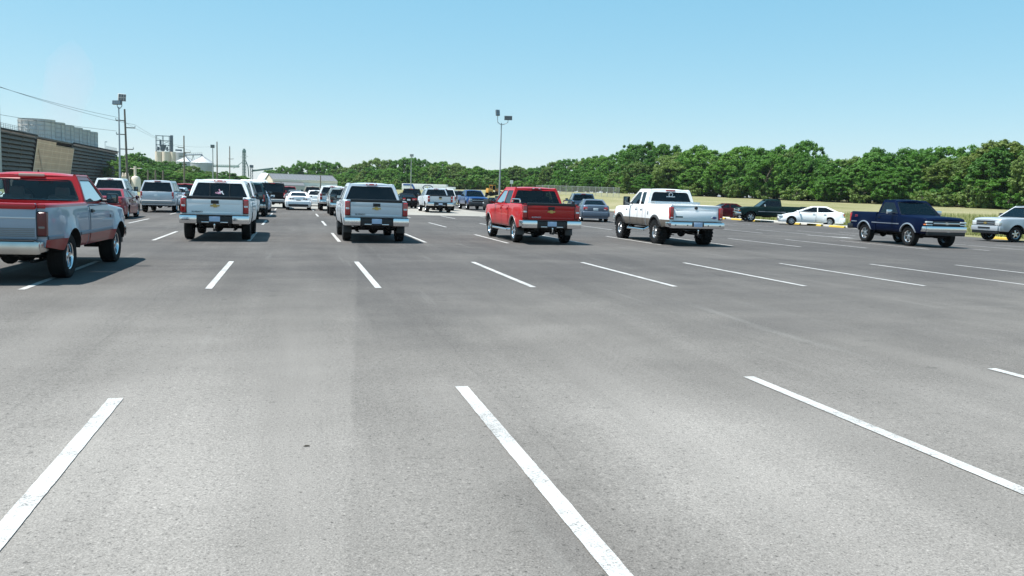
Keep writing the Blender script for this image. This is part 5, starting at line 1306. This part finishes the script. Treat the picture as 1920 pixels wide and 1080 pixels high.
mb = MB(); mb.lathe([(.01, -4), (.9, -3.95), (1.15, -3.6), (1.2, 0), (1.15, 3.6), (.9, 3.95), (.01, 4)], WHTM, (0, 0, 2.3), 'x', 24); mb.build('tank', e)
mb = MB(); mb.box((0, 0, 1.0), (7.6, .9, .22), UND); mb.box((3.0, 0, .5), (.2, .6, .9), UND); mb.build('frame', e)
for x in (-3.2, -2.1):
    for s in (-1, 1): MB().lathe([(.2, -.14), (.48, -.14), (.5, 0), (.48, .14), (.2, .14), (.01, .1)], RUB, (x, s * .95, .5), 'y', 20).build('wheel', e)
pa = Vector((*polar(749, 297), 0)); pb = Vector((*polar(832, 293), 0)); tl = (pb - pa).length
e = empty('box_trailer', (pa.x, pa.y, zg(40)), math.atan2(pb.y - pa.y, pb.x - pa.x)); tag(e, 'long white box trailer with blue front band and blue oval emblem', 'trailer')
mb = MB(); mb.box((tl / 2, 1.25, 2.72), (tl, 2.5, 3.0), WHTM, .06)
for k in range(26): mb.box((.4 + k * (tl - .8) / 25, -.012, 2.72), (.03, .02, 2.8), mat('panel_rivet', (.62, .63, .64), .5))
mb.build('body', e)
BLU = mat('livery_blue', (.02, .09, .32), .4)
mb = MB(); mb.box((2.0, -.03, 3.85), (3.0, .03, .5), BLU); mb.poly([(3.2, 4.1), (3.9, 4.1), (4.9, 2.2), (4.3, 2.0)], [], lambda x, z: (x, -.035, z), BLU); mb.build('blue_band', e)
mb = MB(); cx_, cz_, ra, rb = tl * .585, 3.05, 1.85, .92
O = lambda k: [(cx_ + ra * k * math.cos(a), cz_ + rb * (1 - (1 - k) * 1.5) * math.sin(a)) for a in [2 * math.pi * q / 40 for q in range(40)]]
mb.poly(O(1.0), [O(.84)], lambda x, z: (x, -.04, z), mat('emblem_navy', (.015, .025, .10), .4))
for dx, dz, w_, h_, c in ((-.75, -.10, .42, .34, 'g'), (-.25, .05, .40, .55, 'y'), (.25, -.12, .40, .34, 'g'), (.72, .02, .36, .36, 'b')):
    mb.poly(rpoly([(cx_ + dx - w_ / 2, cz_ + dz - h_ / 2), (cx_ + dx + w_ / 2, cz_ + dz - h_ / 2), (cx_ + dx + w_ / 2, cz_ + dz + h_ / 2), (cx_ + dx - w_ / 2, cz_ + dz + h_ / 2)], .15), [], lambda x, z: (x, -.04, z), {'g': mat('emblem_green', (.03, .09, .07), .4), 'y': mat('emblem_yellow', (.55, .50, .18), .4), 'b': mat('emblem_slate', (.05, .09, .16), .4)}[c])
mb.build('emblem', e)
mb = MB(); mb.box((tl / 2, 1.25, 1.1), (tl - .5, .9, .25), UND); mb.box((tl * .26, 1.25, .6), (.15, 1.6, 1.1), UND); mb.build('chassis', e)
for x in (tl - 1.6, tl - 2.9):
    for y in (.25, 2.2): MB().lathe([(.2, -.28), (.5, -.28), (.52, 0), (.5, .28), (.2, .28), (.01, .2)], RUB, (x, y, .52), 'y', 20).build('wheel', e)
x, y = polar(841, 287); e = empty('box_truck', (x, y, zg(40)), R(-8)); tag(e, 'small white box truck at the right end of the long trailer', 'truck')
MB().box((0, 0, 2.25), (2.9, 2.3, 2.4), WHTM, .05).build('box_body', e)
mb = MB(); mb.box((2.2, 0, 1.45), (1.4, 2.1, 1.5), WHTM, .15); mb.box((2.5, 0, 1.75), (.85, 2.12, .55), GDARK, .08); mb.build('cab', e)
MB().box((.4, 0, .8), (4.6, .9, .25), UND).build('chassis', e)
for x in (-.7, 2.2):
    for s in (-1, 1): MB().lathe([(.18, -.13), (.42, -.13), (.44, 0), (.42, .13), (.18, .13), (.01, .08)], RUB, (x, s * 1.0, .44), 'y', 20).build('wheel', e)
# orange loader
ORA = mat('machine_orange', (.58, .30, .06), .5, noise=.15, nscale=2); RST = mat('machine_rust', (.07, .035, .025), .8)
x, y = polar(917, 200); e = empty('wheel_loader', (x, y, zg(40) + field_z(x, y) - .03), R(20)); e.scale = (.78, .78, .74); tag(e, 'orange wheel loader with rusty bucket beyond the blue pickup', 'loader')
mb = MB(); mb.box((-.9, 0, 1.55), (1.7, 1.5, 1.1), ORA, .12); mb.box((-1.2, 0, 2.2), (1.0, 1.2, .4), ORA, .1); mb.build('engine_body', e)
mb = MB(); mb.box((.2, 0, 3.35), (1.3, 1.5, .12), ORA, .04)
for sx in (-.35, .75):
    for sy in (-.65, .65): mb.box((sx, sy, 2.6), (.1, .1, 1.5), ORA)
mb.box((.2, 0, 2.55), (1.0, 1.25, 1.3), GDARK); mb.build('cab', e)
mb = MB()
for s in (-.5, .5): mb.tube([(.7, s, 2.0), (1.6, s, 1.9), (2.1, s, 1.4)], .12, ORA)
mb.build('lift_arm', e)
mb = MB(); mb.prism([(0, 0), (1.2, .1), (1.3, .25), (.35, .55), (.15, 1.3), (0, 1.35)], lambda a, b: (1.9 + a, -1.25, 1.1 + b), lambda a, b: (1.9 + a, 1.25, 1.1 + b), RST); mb.build('bucket', e)
for xx in (-1.0, 1.0):
    for s in (-1, 1): MB().lathe([(.25, -.24), (.66, -.24), (.7, -.1), (.7, .1), (.66, .24), (.25, .24), (.01, .15)], RUB, (xx, s * .85, .7), 'y', 22).build('wheel', e)
# ---------------------------------------------------------------- poles, lamps and wires
def light_pole(x, y, h, label, heads, gm=None, r0=.13):
    e = empty('light_pole', (x, y, zg(x))); tag(e, label, 'light pole', 'floodlight poles round the lot')
    mb = MB(); mb.cyl((0, 0, .6), (0, 0, h), r0, GALV, r0 * .55, 14); mb.build('pole', e); MB().cyl((0, 0, 0), (0, 0, .6), .32, KERBM, n=16).build('base', e)
    br = MB()
    for (dx, dz, w_, hh, yaw_, tilt, m_) in heads:
        br.tube([(0, 0, h - .25), (dx * .55, .03, h - .1), (dx * .95, .05, h + .12), (dx, .05, h + dz)], .045, GALV)
        hd = MB(); q = Matrix.Rotation(yaw_, 3, 'Z') @ Matrix.Rotation(tilt, 3, 'X')
        hd.box((0, 0, 0), (w_, .30, hh), m_, .04); n = max(2, round(w_ / .25))
        for i in range(n):
            for j in (-.25, .25): hd.box((-w_ / 2 + w_ * (i + .5) / n, -.155, hh * j), (w_ / n * .78, .02, hh * .40), mat('lamp_lens', (.10, .14, .17), .15, coat=1.), .008)
        ho = hd.build('lamp_head', e); ho.matrix_local = Matrix.Translation((dx, .05, h + dz + hh * .3)) @ q.to_4x4()
    br.build('bracket', e)
    return e
HD = mat('lamp_housing', (.10, .12, .13), .5); HL = mat('lamp_housing_pale', (.55, .55, .53), .5)
light_pole(27.3, 114.8, 11.2, 'tall grey light pole in the middle, two dark floodlights on a curved bracket', [(-.55, 1.1, .52, .80, R(12), R(-12), HD), (.95, .55, 1.05, .58, R(-20), R(8), HD)])
light_pole(-19.9, 110.2, 10.6, 'tall light pole right of the cooling tower with pale square floodlight', [(.35, .85, .85, .85, R(25), R(10), HL), (-.18, .35, 1.1, .48, R(-25), R(-10), HD)])
light_pole(-18.2, 211.2, 10.3, 'light pole with one square lamp right of the grain bins', [(-.05, .2, .9, .75, R(6), 0, HD)], r0=.16)
light_pole(30.7, 233, 10.9, 'light pole with one small lamp above the silver crew cab', [(.1, .15, 1.0, .7, R(-4), 0, HL)], r0=.15)
def util_pole(x, y, h, arms, label, name='utility_pole', lean=0.):
    e = empty(name, (x, y, zg(x))); tag(e, label, 'utility pole', 'wooden utility poles')
    MB().cyl((0, 0, 0), (lean, 0, h), .17, WOODP, .11, 12).build('pole', e)
    for z, a, b in arms:
        mb = MB(); mb.box(((a + b) / 2 + lean * z / h, -.12, z), (b - a, .1, .12), WOODP)
        for q in (a, b):
            if abs(q) > .3: mb.cyl((q + lean * z / h, -.12, z + .05), (q + lean * z / h, -.12, z + .28), .05, GALV, n=8)
        mb.build('crossarm', e)
    return e
util_pole(-21.3, 123.2, 11.4, [(9.9, -1.1, 0), (9.0, 0, 1.2), (8.1, -1.1, 0), (6.2, -.8, .9)], 'wooden utility pole with staggered arms beside the left floodlight pole', lean=-.25)
util_pole(-20.7, 178.8, 11.2, [(8.9, -1.1, 0), (8.0, 0, 1.2), (7.2, -.9, 0)], 'wooden utility pole with staggered arms in front of the grain bins')
util_pole(-16.7, 204.3, 11.5, [], 'thick bare wooden pole right of the one-lamp light pole')
util_pole(-16.4, 239.4, 12.1, [(8.8, -.3, .9)], 'thin wooden pole with a short arm left of the green lattice tower')
util_pole(6.0, 205, 4.6, [], 'short dark post in front of the warehouse front', 'post')
for px_p, lb in ((276, 'leftmost of three short posts above the silver boxy SUV'), (290, 'middle of three short posts above the silver boxy SUV'), (304, 'rightmost of three short posts above the silver boxy SUV')):
    x, y = polar(px_p, 150); util_pole(x, y, 3.95, [], lb, 'post')
def wire(a, b, sag, label, r=.018):
    a, b = Vector(a), Vector(b); pts = []
    for i in range(25): t = i / 24; p = a.lerp(b, t); p.z -= sag * 4 * t * (1 - t); pts.append(p - a)
    mb = MB(); mb.tube(pts, r, BLK, 5); o = mb.build('power_line'); o.location = a; tag(o, label, 'power line', 'power lines on the left')
U1 = (-21.3, 123.2)
wire((U1[0] - 1.3, 123.1, 10.15), (-33, 58, 12.6), .9, 'power line running from the top left arm of the utility pole')
wire((U1[0] + 1.0, 123.1, 9.25), (-31, 58, 12.3), .9, 'power line running from the right arm of the utility pole')
wire((U1[0] - 1.3, 123.1, 8.35), (-34.5, 58, 8.6), .6, 'lowest power line passing above the fan stacks')
wire((U1[0] - 1.3, 123.1, 10.15), (-21.8, 178.7, 9.15), .5, 'upper power line between the two staggered-arm poles', .014)
wire((U1[0] + 1.0, 123.1, 9.25), (-19.5, 178.7, 8.25), .5, 'middle power line between the two staggered-arm poles', .014)
wire((-21.8, 178.7, 9.15), (-16.7, 204.3, 10.4), .3, 'power line from the second staggered-arm pole to the bare pole', .014)
# pale plant buildings under the left poles
x, y = polar(234, 200); e = empty('pump_house', (x, y, zg(-30)), R(8)); tag(e, 'small cream pump house with three round vents, behind the wooden pole', 'shed')
MB().box((0, 0, 1.55), (1.7, 1.6, 3.1), CREAM, .04).build('wall', e); MB().box((0, 0, 3.16), (1.9, 1.8, .12), CREAM, .03).build('roof', e)
for dx in (-.5, .0, .5): MB().lathe([(.01, .75), (.12, .65), (.18, .3), (.18, 0)], CREAM, (dx, 0, 3.2), 'z', 14).build('vent', e)
MB().box((.3, -.82, 1.6), (.8, .05, 1.6), mat('shutter_tan', (.35, .27, .19), .7), .01).build('door', e)
x, y = polar(253, 200); e = empty('storage_tank', (x, y, zg(-30))); tag(e, 'cream upright tank with a pipe stack on top, right of the pump house', 'tank')
MB().lathe([(.01, 3.4), (.7, 3.2), (1.0, 2.6), (1.0, 0)], CREAM, ax='z', n=24).build('shell', e)
mb = MB(); mb.cyl((-.1, 0, 3.2), (-.1, 0, 5.4), .26, CREAM, n=12); mb.tube([(-.1, 0, 4.9), (1.1, 0, 5.0)], .06, CREAM); mb.cyl((1.1, 0, 4.92), (1.1, 0, 5.06), .24, WHTM); mb.tube([(-.1, 0, 4.8), (-1.1, 0, 4.9)], .06, CREAM); mb.build('pipe', e)
# small white sign and chain link fence on the right
x, y = polar(953, 190); e = empty('road_sign', (x, y, zg(45) + field_z(x, y))); tag(e, 'small white sign on a post left of the bright red pickup roof', 'sign')
MB().cyl((0, 0, 0), (0, 0, 3.2), .06, GALV).build('post', e); mb = MB(); mb.prism(rpoly([(-.35, 2.5), (.35, 2.5), (.35, 3.3), (-.35, 3.3)], .12), lambda a, b: (a, -.07, b), lambda a, b: (a, -.10, b), WHTM); mb.build('panel', e)
m, t, b = newmat('wire_mesh'); tr = node(t, 'BsdfTransparent'); mx = node(t, 'MixShader', ins={0: .22}); b.inputs['Base Color'].default_value = (.34, .35, .33, 1); t.links.new(tr.outputs[0], mx.inputs[1]); t.links.new(b.outputs[0], mx.inputs[2]); t.links.new(mx.outputs[0], t.nodes['Material Output'].inputs[0])
pts = [polar(1000 + i * 11, 182 - i * 1.9) for i in range(15)]
fx, fy = pts[0]; fz = lambda x, y: zg(x) + field_z(x, y) - .03
e = empty('chain_link_fence', (fx, fy, 0)); tag(e, 'grey chain link fence beyond the blue grey sedan', 'fence')
mb = MB(); 
for (xa, ya), (xb_, yb_) in zip(pts[:-1], pts[1:]): mb.add([(xa - fx, ya - fy, fz(xa, ya)), (xb_ - fx, yb_ - fy, fz(xb_, yb_)), (xb_ - fx, yb_ - fy, fz(xb_, yb_) + 1.7), (xa - fx, ya - fy, fz(xa, ya) + 1.7)], [[0, 1, 2, 3]], m)
mb.build('mesh_panel', e, smooth=0)
mb = MB()
for (xa, ya), (xb_, yb_) in zip(pts[:-1], pts[1:]): mb.cyl((xa - fx, ya - fy, fz(xa, ya) + 1.72), (xb_ - fx, yb_ - fy, fz(xb_, yb_) + 1.72), .03, GALV, n=6)
mb.build('top_rail', e)
for xa, ya in pts: MB().cyl((xa - fx, ya - fy, fz(xa, ya)), (xa - fx, ya - fy, fz(xa, ya) + 1.85), .04, GALV, n=8).build('post', e)
mb = MB(); mb.box((0, 0, 21), (9000, 9000, 50), WHTM); hz_ = mb.build('haze', smooth=0); hz_['kind'] = 'stuff'; hz_.location = (0, 1500, 0)
m, t, b = newmat('haze_air'); t.nodes.remove(b); pv = node(t, 'VolumePrincipled', ins={'Density': .00008}); pv.inputs['Color'].default_value = (.90, .95, 1., 1); pv.inputs['Anisotropy'].default_value = .3
t.links.new(pv.outputs[0], t.nodes['Material Output'].inputs['Volume']); hz_.data.materials[0] = m
# ==END==
